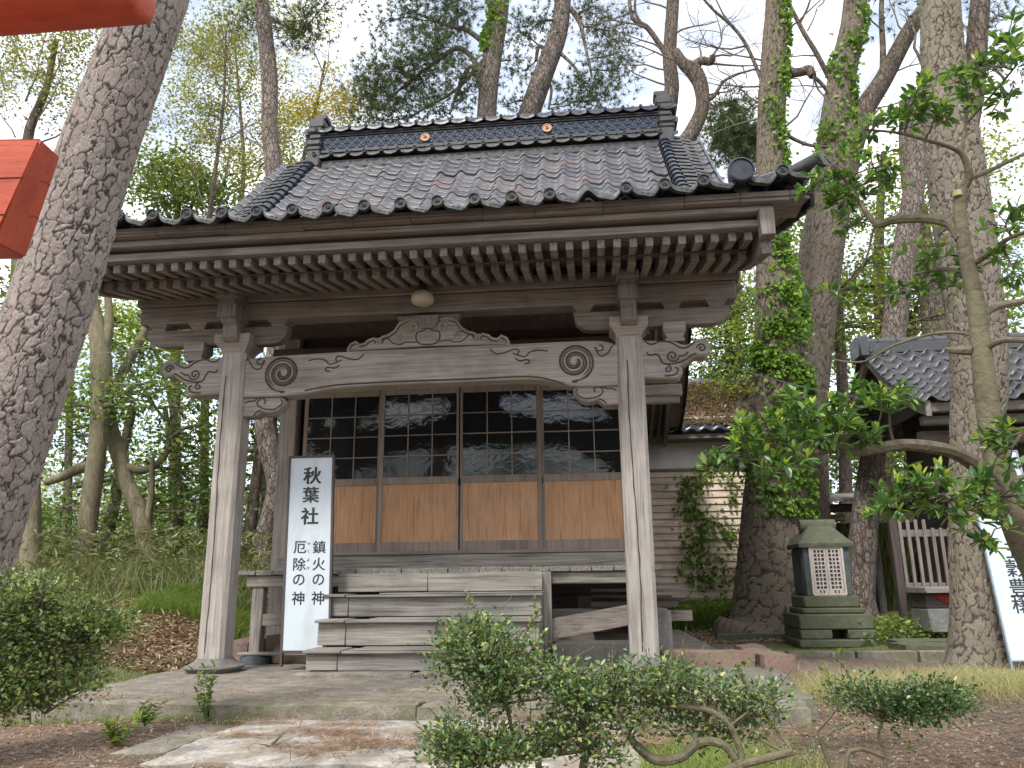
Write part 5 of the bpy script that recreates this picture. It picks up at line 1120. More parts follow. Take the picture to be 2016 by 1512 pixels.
# unseen evergreens added behind the viewpoint to shape the door glass reflections
for i, (gx_, gy_, hh, rr) in enumerate(((-9, -27, 11, 4.2), (-2.2, -29, 8.5, 3.4), (4.5, -27, 12, 3.6), (11, -28, 9, 3.8))):
    r0 = empty('evergreen_tree', (gx_, gy_, -.3), 'unseen evergreen added behind the viewpoint for its reflection in the door glass', 'tree', 'evergreens facing the shrine')
    t = MB(); t.tube([(gx_, gy_, -.3), (gx_+.2, gy_, hh*.5), (gx_, gy_, hh*.9)], [.3, .22, .08], 10); t.build('trunk', BK_DARK, r0)
    q, P = clumps(np.array([gx_, gy_, hh*.52]), rr, rr, hh*.45, 110, .5, 26); leafobj('crown', leaf_geo(P, .34, None, .6), LF_EVER, r0)
sparse('spring_tree', 'slim tree with pale yellow-green leaves filling the sky above the left eave', [(470, 1150, 20), (465, 700, 16), (470, 450, 12), (480, 330, 9), (470, 180, 6), (460, 60, 4)], 11, LF_SPRING,
  [(470, 400, (-.5, 0, 1)), (478, 340, (.6, 0, 1)), (475, 240, (-.6, 0, .8)), (470, 180, (.6, 0, .8))], 3, 1.5, .09, 16, .2, .9, [(470, 330, 45, 40, 14, 0), (400, 250, 50, 40, 12, 0), (350, 180, 45, 50, 10, 0), (480, 180, 40, 40, 8, 0), (420, 100, 50, 40, 8, 0)])
T('maple_tree', 'airy lime-green tree filling the gaps between the left grove trunks', 'tree',
  [(130, 1140, 20), (135, 900, 16), (140, 700, 13), (150, 560, 9)], 9.5, BK_DARK, lf=LF_LIME, leaf=.10, per=34, sig=.42, ar=.7,
  blobs=[(170, 640, 60, 40, 12, 0), (120, 760, 60, 50, 12, 0), (240, 820, 60, 50, 12, 0), (300, 900, 60, 50, 12, 0), (420, 760, 40, 50, 10, 0), (180, 940, 60, 50, 10, 0), (430, 900, 40, 60, 10, 0), (20, 650, 40, 50, 8, 0), (330, 640, 60, 30, 10, 0)])
T('maple_tree', 'tall yellow-green tree behind the forked trunk and the big right pine', 'tree',
  [(1745, 1150, 34), (1740, 800, 28), (1730, 500, 20), (1740, 300, 12)], 13, BK_DARK, lf=LF_SPRING, leaf=.12, per=34, sig=.5, ar=.7, bias=.1,
  blobs=[(1740, 330, 60, 50, 12, 0), (1600, 380, 50, 50, 9, 0), (1580, 520, 50, 50, 10, 0), (1700, 560, 70, 50, 16, 0), (1790, 470, 60, 50, 14, 0), (1880, 400, 60, 60, 12, 0), (1960, 300, 60, 60, 12, 0), (1980, 500, 50, 70, 12, 0), (1750, 680, 70, 30, 14, 0), (1870, 700, 80, 30, 12, 0), (1600, 640, 50, 50, 10, 0), (1490, 560, 40, 50, 8, 0)])
#@@NEARPLANTS
# glossy-leaved tree at the right, near the camera
YJ = -3.3
jr = empty('glossy_leaved_tree', at(2060, 1400, YJ), 'pruned small tree with glossy leaves reaching in from the right edge', 'tree')
jt = MB()
def limb(pts, Y=YJ, dY=None, n=12, mb=None):
    q, r = px_path(pts, Y, 5, dY); (mb or jt).tube(q, r, n); return q, r
limb([(2120, 1500, 90), (2100, 1260, 84), (2058, 1130, 74), (2020, 1060, 64), (1990, 990, 54), (1962, 900, 46), (1945, 800, 42), (1933, 700, 38), (1922, 600, 33), (1905, 520, 28), (1893, 450, 26), (1889, 400, 24), (1896, 372, 21)])
jt.build('trunk', BK_CAM, jr)
jb = MB(); twl = []
LB = [([(1992, 1010, 44), (1930, 925, 32), (1880, 892, 26), (1830, 880, 25), (1770, 876, 22), (1700, 888, 20), (1640, 885, 17), (1600, 892, 11), (1540, 905, 8), (1480, 905, 5)], -.5),
      ([(1893, 470, 26), (1870, 440, 22), (1820, 430, 20), (1760, 433, 18), (1725, 440, 14), (1690, 395, 9), (1660, 350, 6), (1640, 320, 4)], .35),
      ([(1896, 372, 20), (1908, 345, 17), (1895, 305, 13), (1870, 290, 8), (1830, 278, 7), (1770, 262, 6), (1700, 255, 4)], -.2),
      ([(1906, 352, 14), (1950, 335, 9), (2020, 300, 7), (2060, 270, 5)], .3), ([(1893, 300, 9), (1900, 250, 7), (1905, 200, 5), (1900, 150, 4)], .1),
      ([(1905, 240, 6), (1950, 190, 5), (2000, 130, 4)], -.3), ([(1990, 960, 16), (1930, 968, 13), (1860, 975, 9), (1790, 975, 6), (1740, 985, 4)], -.6),
      ([(1918, 560, 22), (1900, 545, 14), (1860, 530, 9), (1800, 540, 5)], .4), ([(1925, 630, 16), (1960, 605, 15), (2030, 590, 12)], .3), ([(1935, 690, 14), (1975, 670, 12), (2040, 672, 10)], -.2),
      ([(1915, 690, 20), (1880, 690, 15), (1868, 688, 11)], .1), ([(1915, 520, 14), (1960, 490, 12), (1985, 470, 9), (2040, 450, 6)], -.4), ([(1925, 660, 8), (1850, 655, 6), (1760, 680, 5), (1700, 712, 4), (1640, 708, 3)], .5),
      ([(1945, 850, 14), (1990, 850, 9), (2040, 840, 6)], -.4), ([(1960, 950, 14), (2010, 940, 10), (2050, 930, 8)], .3)]
for pts, dd in LB:
    q, r = limb(pts, YJ, [dd*i/(len(pts)-1) for i in range(len(pts))], 8, jb)
jb2 = [(1835, 30)]
CL = [(1455, 875, 60, 35, 26, -.5), (1640, 860, 70, 25, 20, -.45), (1580, 790, 50, 25, 14, -.4), (1720, 850, 50, 20, 8, -.4), (1400, 915, 22, 10, 4, -.5), (1520, 850, 60, 40, 26, -.45), (1600, 830, 65, 35, 28, -.4), (1680, 800, 55, 35, 22, -.4), (1740, 790, 50, 25, 16, -.35), (1560, 905, 40, 20, 10, -.5), (1520, 930, 35, 22, 8, -.5), (1750, 775, 40, 15, 8, -.3), (1410, 905, 30, 12, 6, -.5),
      (1640, 330, 45, 28, 16, .3), (1680, 370, 55, 30, 20, .3), (1720, 330, 45, 22, 14, .3), (1760, 350, 35, 20, 10, .3), (1640, 400, 35, 28, 10, .3), (1680, 440, 30, 25, 8, .3), (1600, 370, 30, 18, 7, .3),
      (1720, 240, 40, 18, 12, -.2), (1780, 215, 50, 22, 15, -.2), (1840, 230, 40, 18, 10, -.2), (1800, 190, 45, 20, 9, -.2), (1890, 150, 40, 25, 10, 0), (1920, 190, 50, 25, 12, 0), (1960, 130, 45, 30, 11, -.3), (1990, 80, 40, 35, 10, -.3), (1990, 190, 35, 25, 9, -.2), (1930, 110, 35, 20, 8, -.2),
      (1830, 500, 45, 30, 14, .35), (1800, 560, 55, 25, 16, .4), (1860, 560, 35, 25, 9, .35), (1900, 520, 30, 25, 7, .1), (1980, 440, 40, 35, 12, -.3), (1990, 520, 35, 35, 10, -.2), (1850, 460, 30, 15, 6, .3), (1660, 570, 35, 15, 6, .4), (1590, 590, 30, 15, 5, .4),
      (1800, 960, 60, 35, 22, -.6), (1870, 985, 60, 35, 20, -.5), (1930, 1010, 50, 40, 16, -.4), (1760, 1000, 40, 22, 10, -.6), (1980, 980, 45, 40, 14, -.3), (1950, 1060, 40, 25, 9, -.4), (1880, 940, 40, 18, 8, -.5), (1980, 860, 45, 25, 12, -.4), (1940, 840, 35, 15, 6, -.4), (1990, 900, 30, 30, 7, -.3)]
BR = []
for pts, dd in LB:
    q, r = px_path(pts, YJ, 6, [dd*i/(len(pts)-1) for i in range(len(pts))]); BR += list(q)
BR = np.array(BR); parts = []
for (x, y, rx, ry, m, dy) in CL:
    c = at(x, y, YJ+dy); s = pxm(YJ+dy); m = max(3, int(m*.8)); q = unit(rng.normal(size=(m, 3)))*(rng.uniform(0, 1, (m, 1))**.4)*np.array([rx*s*1.25, .20, ry*s*1.35])+c
    a0 = BR[int(np.argmin(np.linalg.norm(BR-c, axis=1)))]; pth_ = np.array(wig(a0, c, 6, .12)); jb.tube(pth_, np.linspace(.008, .0035, 7), 5, False)
    for p in q:
        a = pth_[int(np.argmin(np.linalg.norm(pth_-p, axis=1)*(1+.4*rng.uniform(size=7))))]; mid = (a+p)/2+rng.normal(size=3)*.015; jb.tube([a, mid, p], [.0035, .0028, .002], 4, False)
        out_d = unit(p-a+np.array([0, 0, .04])); k = rnd.randint(6, 9)
        ang = rng.uniform(0, 6.28, k); u_ = unit(np.cross(out_d, (.3, .2, 1))); v_ = np.cross(out_d, u_)
        D = out_d*rng.uniform(.25, .9, (k, 1))+u_*np.cos(ang)[:, None]+v_*np.sin(ang)[:, None]*.7
        P = p-out_d*rng.uniform(0, .05, (k, 1)); R = np.clip(rng.uniform(.1, .95, k), 0, .84); parts.append(leaf_geo6(P, .057, D, .40, R))
        if rng.uniform() < .42:
            k2 = rnd.randint(2, 4); D2 = out_d*.8+rng.normal(size=(k2, 3))*.35+np.array([0, 0, .5]); parts.append(leaf_geo6(np.repeat(p[None], k2, 0), .045, D2, .36, rng.uniform(.88, 1, k2)))
jb.build('branches', BK_CAM, jr, recalc=False); leafobj('leaves', cat(parts), LF_CAM, jr)
# cut branch face
cf = MB(); p = at(1884, 376, YJ-.02); cf.tube([p+np.array([0, 0, -.03]), p], .022, 14); cf.build('cut_stub', plain('cut_wood', (.45, .42, .20), .7), jr)

def bush(name, label, base, Y, blobs, shoots, leaf=.02, per=46, sg=.05, stems=(), lf=LF_BUSH, group=None, dep=.18, bias=0, nshoot=14, rs=1.0):
    b = at(base[0], base[1], Y); root = empty(name, b, label, 'shrub', group); sb_ = MB(); parts = []; stp = []
    for L_ in stems:
        q, r = px_path(L_, Y, 5); sb_.tube(q, r, 9); stp += list(q)
    if not stp: stp = [b]
    stp = np.array(stp)
    for (x, y, rx, ry, m, dy) in blobs:
        c = at(x, y, Y+dy); s = pxm(Y+dy); q, P = clumps(c, rx*s*rs, min(dep, rx*s), ry*s*rs, m, sg, per)
        D = unit(P-np.repeat(q, per, 0))+np.array([0, 0, .3])+rng.normal(size=P.shape)*.5
        parts.append(leaf_geo(P, leaf*1.12, D, .62, up=.6, bias=bias))
        for k in range(len(q)):
            a = stp[int(np.argmin(np.linalg.norm(stp-q[k], axis=1)))]; a2 = (a+c)/2+rng.normal(size=3)*.02
            sb_.tube([a, a2, q[k], q[k]+rng.normal(size=3)*.05+np.array([0, 0, .04])], [.005, .004, .0022, .0012], 4, False)
    for (x0, y0, x1, y1, dy) in shoots:
        p0, p1 = at(x0, y0, Y+dy), at(x1, y1, Y+dy); q = np.array(wig(p0, p1, 6, .08)); sb_.tube(q, np.linspace(.0035, .0012, 7), 4, False)
        t_ = rng.uniform(.0, 1, nshoot*3); i = np.minimum((t_*6).astype(int), 5); f = (t_*6-i)[:, None]; P = q[i]*(1-f)+q[i+1]*f
        parts.append(leaf_geo(P, leaf*.95, rng.normal(size=P.shape)*.8+unit(p1-p0)*.6, .5, up=.4, bias=.25))
    sb_.build('stems', BK_CAM, root, recalc=False); leafobj('leaves', cat(parts), lf, root); return root
YB = -4.25
bush('clipped_shrub', 'wide small-leaved shrub with crooked stems in front of the steps', (1120, 1560), YB,
  [(960, 1280, 85, 60, 36, 0), (900, 1300, 45, 50, 14, .05), (1010, 1330, 75, 50, 28, 0), (980, 1370, 70, 35, 18, .05), (940, 1240, 40, 25, 8, 0), (1090, 1350, 60, 45, 20, -.05), (1150, 1370, 60, 50, 22, 0), (1220, 1350, 60, 45, 20, .05), (1290, 1340, 60, 35, 16, 0), (1360, 1330, 60, 22, 12, .05), (1120, 1420, 60, 40, 16, 0), (1220, 1420, 50, 35, 12, 0), (1320, 1390, 60, 30, 12, .1),
   (1400, 1370, 50, 30, 11, .1), (1470, 1400, 45, 45, 14, .1), (1440, 1440, 40, 40, 10, .1), (890, 1450, 35, 35, 14, -.1), (950, 1470, 60, 30, 20, -.1), (1020, 1475, 50, 25, 14, -.1), (1080, 1460, 40, 30, 10, 0), (900, 1495, 40, 15, 8, -.1), (1180, 1480, 50, 25, 8, 0), (1500, 1380, 30, 40, 7, .1), (1350, 1440, 40, 25, 5, .1)],
  [(960, 1250, 915, 1165, 0), (920, 1270, 862, 1215, 0), (900, 1290, 862, 1240, .05), (1030, 1260, 1062, 1195, 0), (1040, 1290, 1075, 1240, 0), (980, 1240, 1000, 1215, 0), (1180, 1340, 1225, 1310, 0), (1100, 1320, 1090, 1300, 0), (1440, 1320, 1480, 1300, .1), (1470, 1360, 1450, 1310, .1), (890, 1310, 860, 1290, 0), (1300, 1320, 1320, 1300, 0), (1500, 1360, 1530, 1400, .1), (1480, 1400, 1530, 1440, .1)],
  stems=[[(1140, 1560, 16), (1150, 1500, 15), (1160, 1460, 12), (1150, 1400, 9)], [(1160, 1470, 18), (1100, 1480, 16), (1040, 1490, 10), (960, 1500, 6)], [(1560, 1480, 14), (1480, 1500, 15), (1440, 1510, 14), (1400, 1540, 16)], [(1250, 1465, 16), (1290, 1495, 18), (1340, 1490, 18), (1380, 1460, 17), (1430, 1470, 15), (1460, 1520, 16)],
         [(1300, 1390, 8), (1380, 1395, 10), (1430, 1420, 11), (1455, 1470, 12), (1460, 1500, 12)], [(1060, 1560, 14), (1060, 1500, 12), (1050, 1470, 10)], [(1250, 1465, 14), (1220, 1420, 9), (1200, 1380, 6)], [(1020, 1500, 8), (1000, 1400, 7), (980, 1340, 5)]], leaf=.0195, per=36, sg=.04, dep=.2, bias=.12, rs=.88)
bush('clipped_shrub', 'dense rounded shrub filling the lower left corner below the leaning pine', (60, 1500), -4.3,
  [(-20, 1200, 60, 60, 26, 0), (-10, 1340, 50, 60, 24, 0), (40, 1380, 60, 25, 14, 0), (60, 1180, 70, 45, 28, 0), (20, 1220, 60, 60, 30, 0), (110, 1230, 80, 50, 34, .05), (180, 1230, 60, 40, 24, .05), (225, 1240, 38, 28, 10, .1), (60, 1300, 80, 40, 28, 0), (150, 1290, 60, 30, 16, .05), (90, 1340, 70, 40, 24, 0), (30, 1350, 50, 35, 16, 0), (150, 1340, 45, 25, 9, .05), (10, 1290, 40, 50, 14, 0)],
  [(60, 1150, 40, 1110, 0), (20, 1150, 10, 1112, 0), (120, 1170, 150, 1130, 0), (180, 1200, 215, 1165, 0), (80, 1150, 95, 1125, 0), (230, 1230, 262, 1205, .1), (5, 1160, -10, 1120, 0), (140, 1180, 170, 1150, 0)],
  stems=[[(-60, 1560, 14), (-20, 1440, 12), (30, 1340, 10), (100, 1280, 7)], [(30, 1350, 8), (55, 1390, 5), (60, 1425, 3)], [(20, 1340, 6), (70, 1390, 4), (88, 1405, 2)]], leaf=.0185, per=48, sg=.040, dep=.28, bias=.28, rs=1.0)
bush('low_shrub', 'small flat dark shrub on thin stems in the lower right', (1770, 1530), -3.6,
  [(1690, 1370, 45, 18, 9, 0), (1760, 1385, 55, 18, 12, 0), (1830, 1375, 45, 24, 14, 0), (1860, 1385, 30, 22, 9, 0), (1790, 1400, 40, 14, 6, 0), (1730, 1400, 30, 12, 4, 0)],
  [(1700, 1370, 1640, 1290, 0), (1680, 1420, 1600, 1475, 0), (1760, 1440, 1800, 1480, 0), (1700, 1370, 1660, 1345, 0)],
  stems=[[(1740, 1540, 8), (1742, 1490, 7), (1730, 1440, 5), (1750, 1400, 4)], [(1670, 1480, 8), (1700, 1475, 8), (1740, 1490, 8)], [(1640, 1520, 7), (1620, 1470, 7), (1610, 1440, 5)], [(1665, 1520, 8), (1668, 1490, 8), (1675, 1478, 7)]], leaf=.018, per=80, sg=.045, dep=.2, bias=-.1, rs=1.1)
def weed(label, x, y, hpx, Y, n=5, cat_='weed'):
    b = at(x, y, Y); root = empty('weed', b, label, cat_, 'green weeds'); sb_ = MB(); parts = []
    for i in range(n):
        t_ = b+np.array([rng.normal()*.05, rng.normal()*.03, hpx*pxm(Y)*rng.uniform(.6, 1)]); q = np.array(wig(b, t_, 5, .1)); sb_.tube(q, np.linspace(.003, .001, 6), 4, False)
        P = np.repeat(q[1:], 4, 0); D = rng.normal(size=P.shape)*np.array([1, 1, .2])+np.array([0, 0, .5]); parts.append(leaf_geo6(P, .05, D, .3))
    sb_.build('stems', LF_GRASS, root, recalc=False); leafobj('leaves', cat(parts), LF_GRASS, root)
weed('leafy green weed growing at the foot of the left pillar on the platform edge', 405, 1415, 95, -2.12, 7)
weed('small weed clump in the bare soil left of the pale slab', 225, 1475, 60, -2.9, 6)
weed('low weed beside the pine cone on the soil at lower left', 285, 1430, 40, -2.5, 4)
weed('tall thin weed in front of the block kerb at right', 1650, 1400, 110, -2.2, 3)
weed('tall thin weed before the right end of the steps', 1050, 1330, 200, -.75, 2)
# ground cover
def scatter(name, label, n, sampler, geo, m):
    P = sampler(n); P = np.array(P); P[:, 2] = gz(P[:, 0], P[:, 1]) if P[0, 2] == 0 else P[:, 2]
    o = leafobj(name, geo(P), m); tag(o, label, None, None, 'stuff'); return o
def gs(cx, cy, sx, sy): return lambda n: np.stack([cx+rng.normal(size=n)*sx, cy+rng.normal(size=n)*sy, np.zeros(n)], 1)
def un(x0, x1, y0, y1): return lambda n: np.stack([rng.uniform(x0, x1, n), rng.uniform(y0, y1, n), np.zeros(n)], 1)
scatter('green_grass', 'fresh green grass behind the leaf litter at left', 9000, un(-4.6, -2.4, 2.9, 4.2), lambda P: blade_geo(P, .22, .010, .9, -.1), LF_GRASS)
scatter('bamboo_grass', 'tall tangled bamboo grass under the left trees', 17000, un(-11, -2.6, 3.9, 8.5), lambda P: cat([blade_geo(P[:9000], .62, .016, .8), leaf_geo(P[9000:]+np.stack([0*P[9000:, 0], 0*P[9000:, 0], rng.uniform(.2, 1.0, len(P)-9000)], 1), .16, None, .14)]), LF_SASA)
scatter('bamboo_grass', 'pale bamboo thicket behind the leaning pine at right', 5000, un(6.3, 9.5, 9.2, 11.0), lambda P: blade_geo(P, 2.0, .025, .25), LF_SASA)
scatter('dry_grass', 'dry yellow grass around the foot of the big right pine', 11000, lambda n: np.stack([rng.uniform(3.1, 6.6, n), rng.normal(size=n)*.34-.35, np.zeros(n)], 1), lambda P: blade_geo(P, .12, .0035, 1.0), LF_DRY)
scatter('green_ground_cover', 'low green plants at the foot of the siding wall', 6000, un(2.7, 4.2, 7.2, 8.3), lambda P: cat([blade_geo(P, .42, .012, .6), leaf_geo(P+np.stack([0*P[:, 0], 0*P[:, 0], rng.uniform(.05, .4, len(P))], 1), .07, None, .5)]), LF_GRASS)
scatter('green_ground_cover', 'green plants between the stone shrine and the right building', 4500, un(5.0, 7.2, 3.8, 5.6), lambda P: leaf_geo(P+np.stack([0*P[:, 0], 0*P[:, 0], rng.uniform(.03, .3, len(P))], 1), .07, None, .5), LF_GRASS)
scatter('short_grass', 'thin grass inside the block kerb round the stone shrine', 5000, un(3.2, 5.6, 2.1, 3.0), lambda P: blade_geo(P, .07, .005, .6), LF_GRASS)
scatter('short_grass', 'bright short grass showing beneath the wide front shrub', 5000, lambda n: np.stack([1.95+rng.normal(size=n)*.3, -3.25+rng.normal(size=n)*.3, np.zeros(n)], 1), lambda P: blade_geo(P, .07, .0035, .8, .2), LF_GRASS)
scatter('short_grass', 'patchy grass beside the left pillar', 3500, gs(-2.9, -.2, .5, .6), lambda P: blade_geo(P, .05, .005, .8), LF_GRASS)
scatter('leaf_litter', 'brown dead leaves heaped left of the shrine', 14000, un(-6.2, -2.25, .3, 3.6), lambda P: leaf_geo(P+np.array([0, 0, .015]), .10, rng.normal(size=P.shape)*np.array([1, 1, .25]), .22, up=.8), LF_LITTER)
scatter('leaf_litter', 'brown dead leaves round the roots of the big old tree', 6000, un(2.7, 5.2, 4.6, 7.4), lambda P: leaf_geo(P+np.array([0, 0, .015]), .07, rng.normal(size=P.shape)*np.array([1, 1, .25]), .25, up=.8), LF_LITTER)
def ndl(P): return leaf_geo(P+np.array([0, 0, .010]), .095, rng.normal(size=P.shape)*np.array([1, 1, .08]), .045, up=.95, fold=.0)
scatter('pine_needles', 'fallen brown pine needles over the soil', 42000, un(-3.4, 5.2, -4.4, -.6), ndl, LF_NEEDLE)
def pathn(n):
    k = rng.normal(size=(26, 2))*np.array([.75, .28])+np.array([.45, -2.6]); i = rng.integers(0, 26, n); p = k[i]+rng.normal(size=(n, 2))*np.array([.13, .05]); p[:, 1] = np.clip(p[:, 1], -3.3, -2.1); return np.stack([p[:, 0], p[:, 1], np.full(n, -.192)], 1)
scatter('pine_needles', 'orange pine needles gathered on the pale slab', 5500, pathn, ndl, LF_NEEDLE)
scatter('leaf_litter', 'small brown leaf bits and crumbs strewn over the near soil', 14000, un(-3.4, 5.4, -4.4, -.2), lambda P: leaf_geo(P+np.array([0, 0, .008]), .026, rng.normal(size=P.shape)*np.array([1, 1, .2]), .5, up=.7), LF_LITTER)
def plf(n): p = np.stack([rng.uniform(-2.2, 2.7, n), -1.98+rng.gamma(1.2, .28, n), np.full(n, -.108)], 1); return p
scatter('pine_needles', 'needles and crumbs lying along the platform edge', 2600, plf, ndl, LF_NEEDLE)
scatter('short_grass', 'tiny weeds growing in the joint before the platform kerb', 1500, lambda n: np.stack([rng.uniform(-2.4, 2.8, n)+.0, -2.08+rng.normal(size=n)*.035, np.zeros(n)], 1), lambda P: blade_geo(P, .05, .005, .9), LF_GRASS)
rk = MB()
for k in range(220):
    x, y = rnd.uniform(-3.2, 4.6), rnd.uniform(-4.1, -.6)
    if -2.4 < x < 2.9 and y > -2.25: continue
    r_ = rnd.uniform(.006, .02); z = float(gz(x, y)); rk.lathe([(r_*.3, -r_*.5), (r_, -.1*r_), (r_*.8, r_*.5), (r_*.2, r_*.7)], (x, y, z), 6)
tag(rk.build('pebbles', CONC, None), 'small pebbles strewn over the bare soil', kind='stuff')
# pine cone
pc = atZ(321, 1424, -.22); q = MB(); q.lathe([(.003, -.035), (.016, -.028), (.024, -.01), (.022, .01), (.013, .027), (.002, .035)], (0, 0, 0), 12, 0, 'x')
for i in range(40):
    a = i*2.4; h = -.03+i*.0015; rr = .024*math.sqrt(max(0, 1-(h/.036)**2)); q.tube([(h, rr*.7*math.cos(a), rr*.7*math.sin(a)), (h+.004, rr*1.15*math.cos(a), rr*1.15*math.sin(a))], [.004, .002], 5)
o = q.build('pine_cone', plain('cone_brown', (.14, .085, .05), .8), None); o.location = pc; tag(o, 'brown pine cone on the soil by the platform kerb', 'pine cone')
q = MB(); p = atZ(530, 1470, -.188)
for e_ in ((.12, .02, .04), (.10, .05, .09), (-.08, -.03, .02), (.06, .04, .07)): q.tube(wig(p, p+np.array(e_), 4, .2), [.005, .004, .003, .002, .0015], 5)
tag(q.build('fallen_twig', BK_TWIG, None), 'forked dry twig lying on the pale slab', 'twig')

#@@OTHERS
# small stone shrine on tiers
sx0, sx1 = atZ(1577, 1265, -.15)[0], atZ(1728, 1265, -.15)[0]; cx = (sx0+sx1)/2; W_ = sx1-sx0; yf = 3.9; pm = pxm(yf)
SS = empty('stone_shrine', (cx, yf+W_/2, -.2), 'small mossy stone shrine on stepped base with white lattice doors', 'stone shrine'); cy = yf+W_/2
def zp(y): return at(1650, y, yf)[2]
def tier(w_, z0, z1, m, name='base_tier', j=.01, wy=None):
    b = MB(); b.box(cx-w_/2, cx+w_/2, cy-(wy or w_)/2, cy+(wy or w_)/2, z0, z1, .018); return b.build(name, m, SS)
tier(W_+.06, -.22, zp(1259), STG)
h = W_/2; b = MB(); z0, z1 = zp(1259)+.002, zp(1240)
b.box(cx-h, cx-h+W_*.43, cy-h, cy+h, z0, z1, .015); b.box(cx+h-W_*.36, cx+h, cy-h, cy+h, z0, z1, .015); b.box(cx-h+.1, cx+h-.1, cy-h+.35, cy+h, z0, z1, .01); b.build('base_blocks', STG, SS)
tier(W_, z1+.002, zp(1209), STG); tier(W_*.84, zp(1209)+.002, zp(1197), STG); tier(W_*.76, zp(1197)+.002, zp(1173), STG)
bw = W_*.66; zb0, zb1 = zp(1173)+.002, zp(1076)
b = MB(); b.box(cx-bw/2, cx+bw/2, cy-bw/2+.05, cy+bw/2, zb0, zb1, .02); b.build('body', STD, SS)
b = MB(); b.box(cx-bw/2+.01, cx-bw/2+.09, cy-bw/2-.0, cy-bw/2+.06, zb0, zb1, .01); b.build('jamb', STD, SS); b = MB(); b.box(cx+bw/2-.13, cx+bw/2-.01, cy-bw/2-.0, cy-bw/2+.06, zb0, zb1, .01); b.build('jamb', STD, SS)
DW = plain('weathered_white_paint', (.46, .40, .36), .8, 0, .25, 12); dk = plain('lattice_backing', (.05, .045, .04), .9)
x0, x1 = cx-bw*.32, cx+bw*.30; dz0, dz1 = zb0+.03, zb1-.02
b = MB(); b.box(x0, x1, cy-bw/2-.005, cy-bw/2+.06, dz0, dz1, 0); b.build('lattice_backing', dk, SS)
b = MB(); b.box(x0-.03, x0, cy-bw/2-.03, cy-bw/2+.05, dz0-.02, dz1+.02, .003); b.box(x1, x1+.03, cy-bw/2-.03, cy-bw/2+.05, dz0-.02, dz1+.02, .003); b.box(x0, x1, cy-bw/2-.028, cy-bw/2+.05, dz1, dz1+.03, .003); b.box(x0-.02, x1+.02, cy-bw/2-.035, cy-bw/2+.05, dz0-.03, dz0, .003); b.build('door_frame', DW, SS)
for s_ in (0, 1):
    b = MB(); xa, xb = (x0+.004, (x0+x1)/2-.003) if s_ == 0 else ((x0+x1)/2+.003, x1-.004); y0_ = cy-bw/2-.022; yy1 = y0_+.015
    b.box(xa, xa+.028, y0_, yy1, dz0+.003, dz1-.003, .001); b.box(xb-.028, xb, y0_, yy1, dz0+.003, dz1-.003, .001)
    for j in range(11): z = dz0+.05+(dz1-dz0-.06)*j/10; b.box(xa+.028, xb-.028, y0_+.003, yy1, z-.009, z+.009, 0)
    for i in (1, 2): x = xa+.028+(xb-xa-.056)*i/3; b.box(x-.008, x+.008, y0_+.001, yy1+.001, dz0+.003, dz1-.003, 0)
    b.box(xa+.028, xb-.028, y0_+.001, yy1-.001, dz0+.003, dz0+.04, 0); b.build('lattice_door', DW, SS)
ew = bw*1.16; ez = zb1; b = MB(); V = []
for (w_, z) in ((ew*.98, ez), (ew, ez+.03), (ew, ez+.055), (ew*.80, ez+.13), (ew*.60, ez+.22), (ew*.42, ez+.30)): V += [(cx-w_/2, cy-w_/2, z), (cx+w_/2, cy-w_/2, z), (cx+w_/2, cy+w_/2*.9, z), (cx-w_/2, cy+w_/2*.9, z)]
F = [(3, 2, 1, 0), (20, 21, 22, 23)]
for i in range(5):
    for k in range(4): F.append((i*4+k, i*4+(k+1) % 4, i*4+4+(k+1) % 4, i*4+4+k))
b.add(V, F); b.build('roof', STG, SS); b = MB(); b.lathe([(.09, -.24), (.09, .24)], (cx, cy, ez+.31), 14, 0, 'x'); b.build('ridge_stone', STG, SS)
# block kerb round it
kx0 = [3.25, 3.62, 4.35, 5.0]; kx1 = [3.58, 4.32, 4.97, 5.75]
for i in range(4):
    b = MB(); b.box(kx0[i], kx1[i], 2.02, 2.14, -.30, -.115, .012)
    o = b.build('kerb_block', KERB, None); tag(o, ['shortest end kerb block at the left of the row before the stone shrine', 'second kerb block from the left before the stone shrine', 'third kerb block from the left before the stone shrine', 'kerb block at the right end of the row, next to the big pine'][i], 'kerb block', 'kerb blocks')
hb = MB(); hb.box(3.10, 3.22, 2.02, 2.40, -.30, -.10, .01); hb.box(3.09, 3.20, 2.015, 2.019, -.17, -.12, 0); hb.box(3.09, 3.20, 2.015, 2.019, -.26, -.20, 0)
tag(hb.build('hollow_block', KERB, None), 'grey hollow concrete block at the corner beside the red edging stone', 'block')
for i, (x0, x1, y0, y1) in enumerate(((3.3, 4.3, 5.2, 5.34), (5.1, 6.8, 2.7, 3.3), (5.3, 6.9, 3.4, 3.9))):
    b = MB(); rough_slab(b, x0, x1, y0, y1, -.3, -.10, .012, .09); o = b.build('stone_slab', STG, None, recalc=False)
    tag(o, ['long mossy kerb stone at the roots of the big old tree', 'mossy flat slab right of the stone shrine, nearer one', 'mossy flat slab before the offering box, farther one'][i], 'slab')
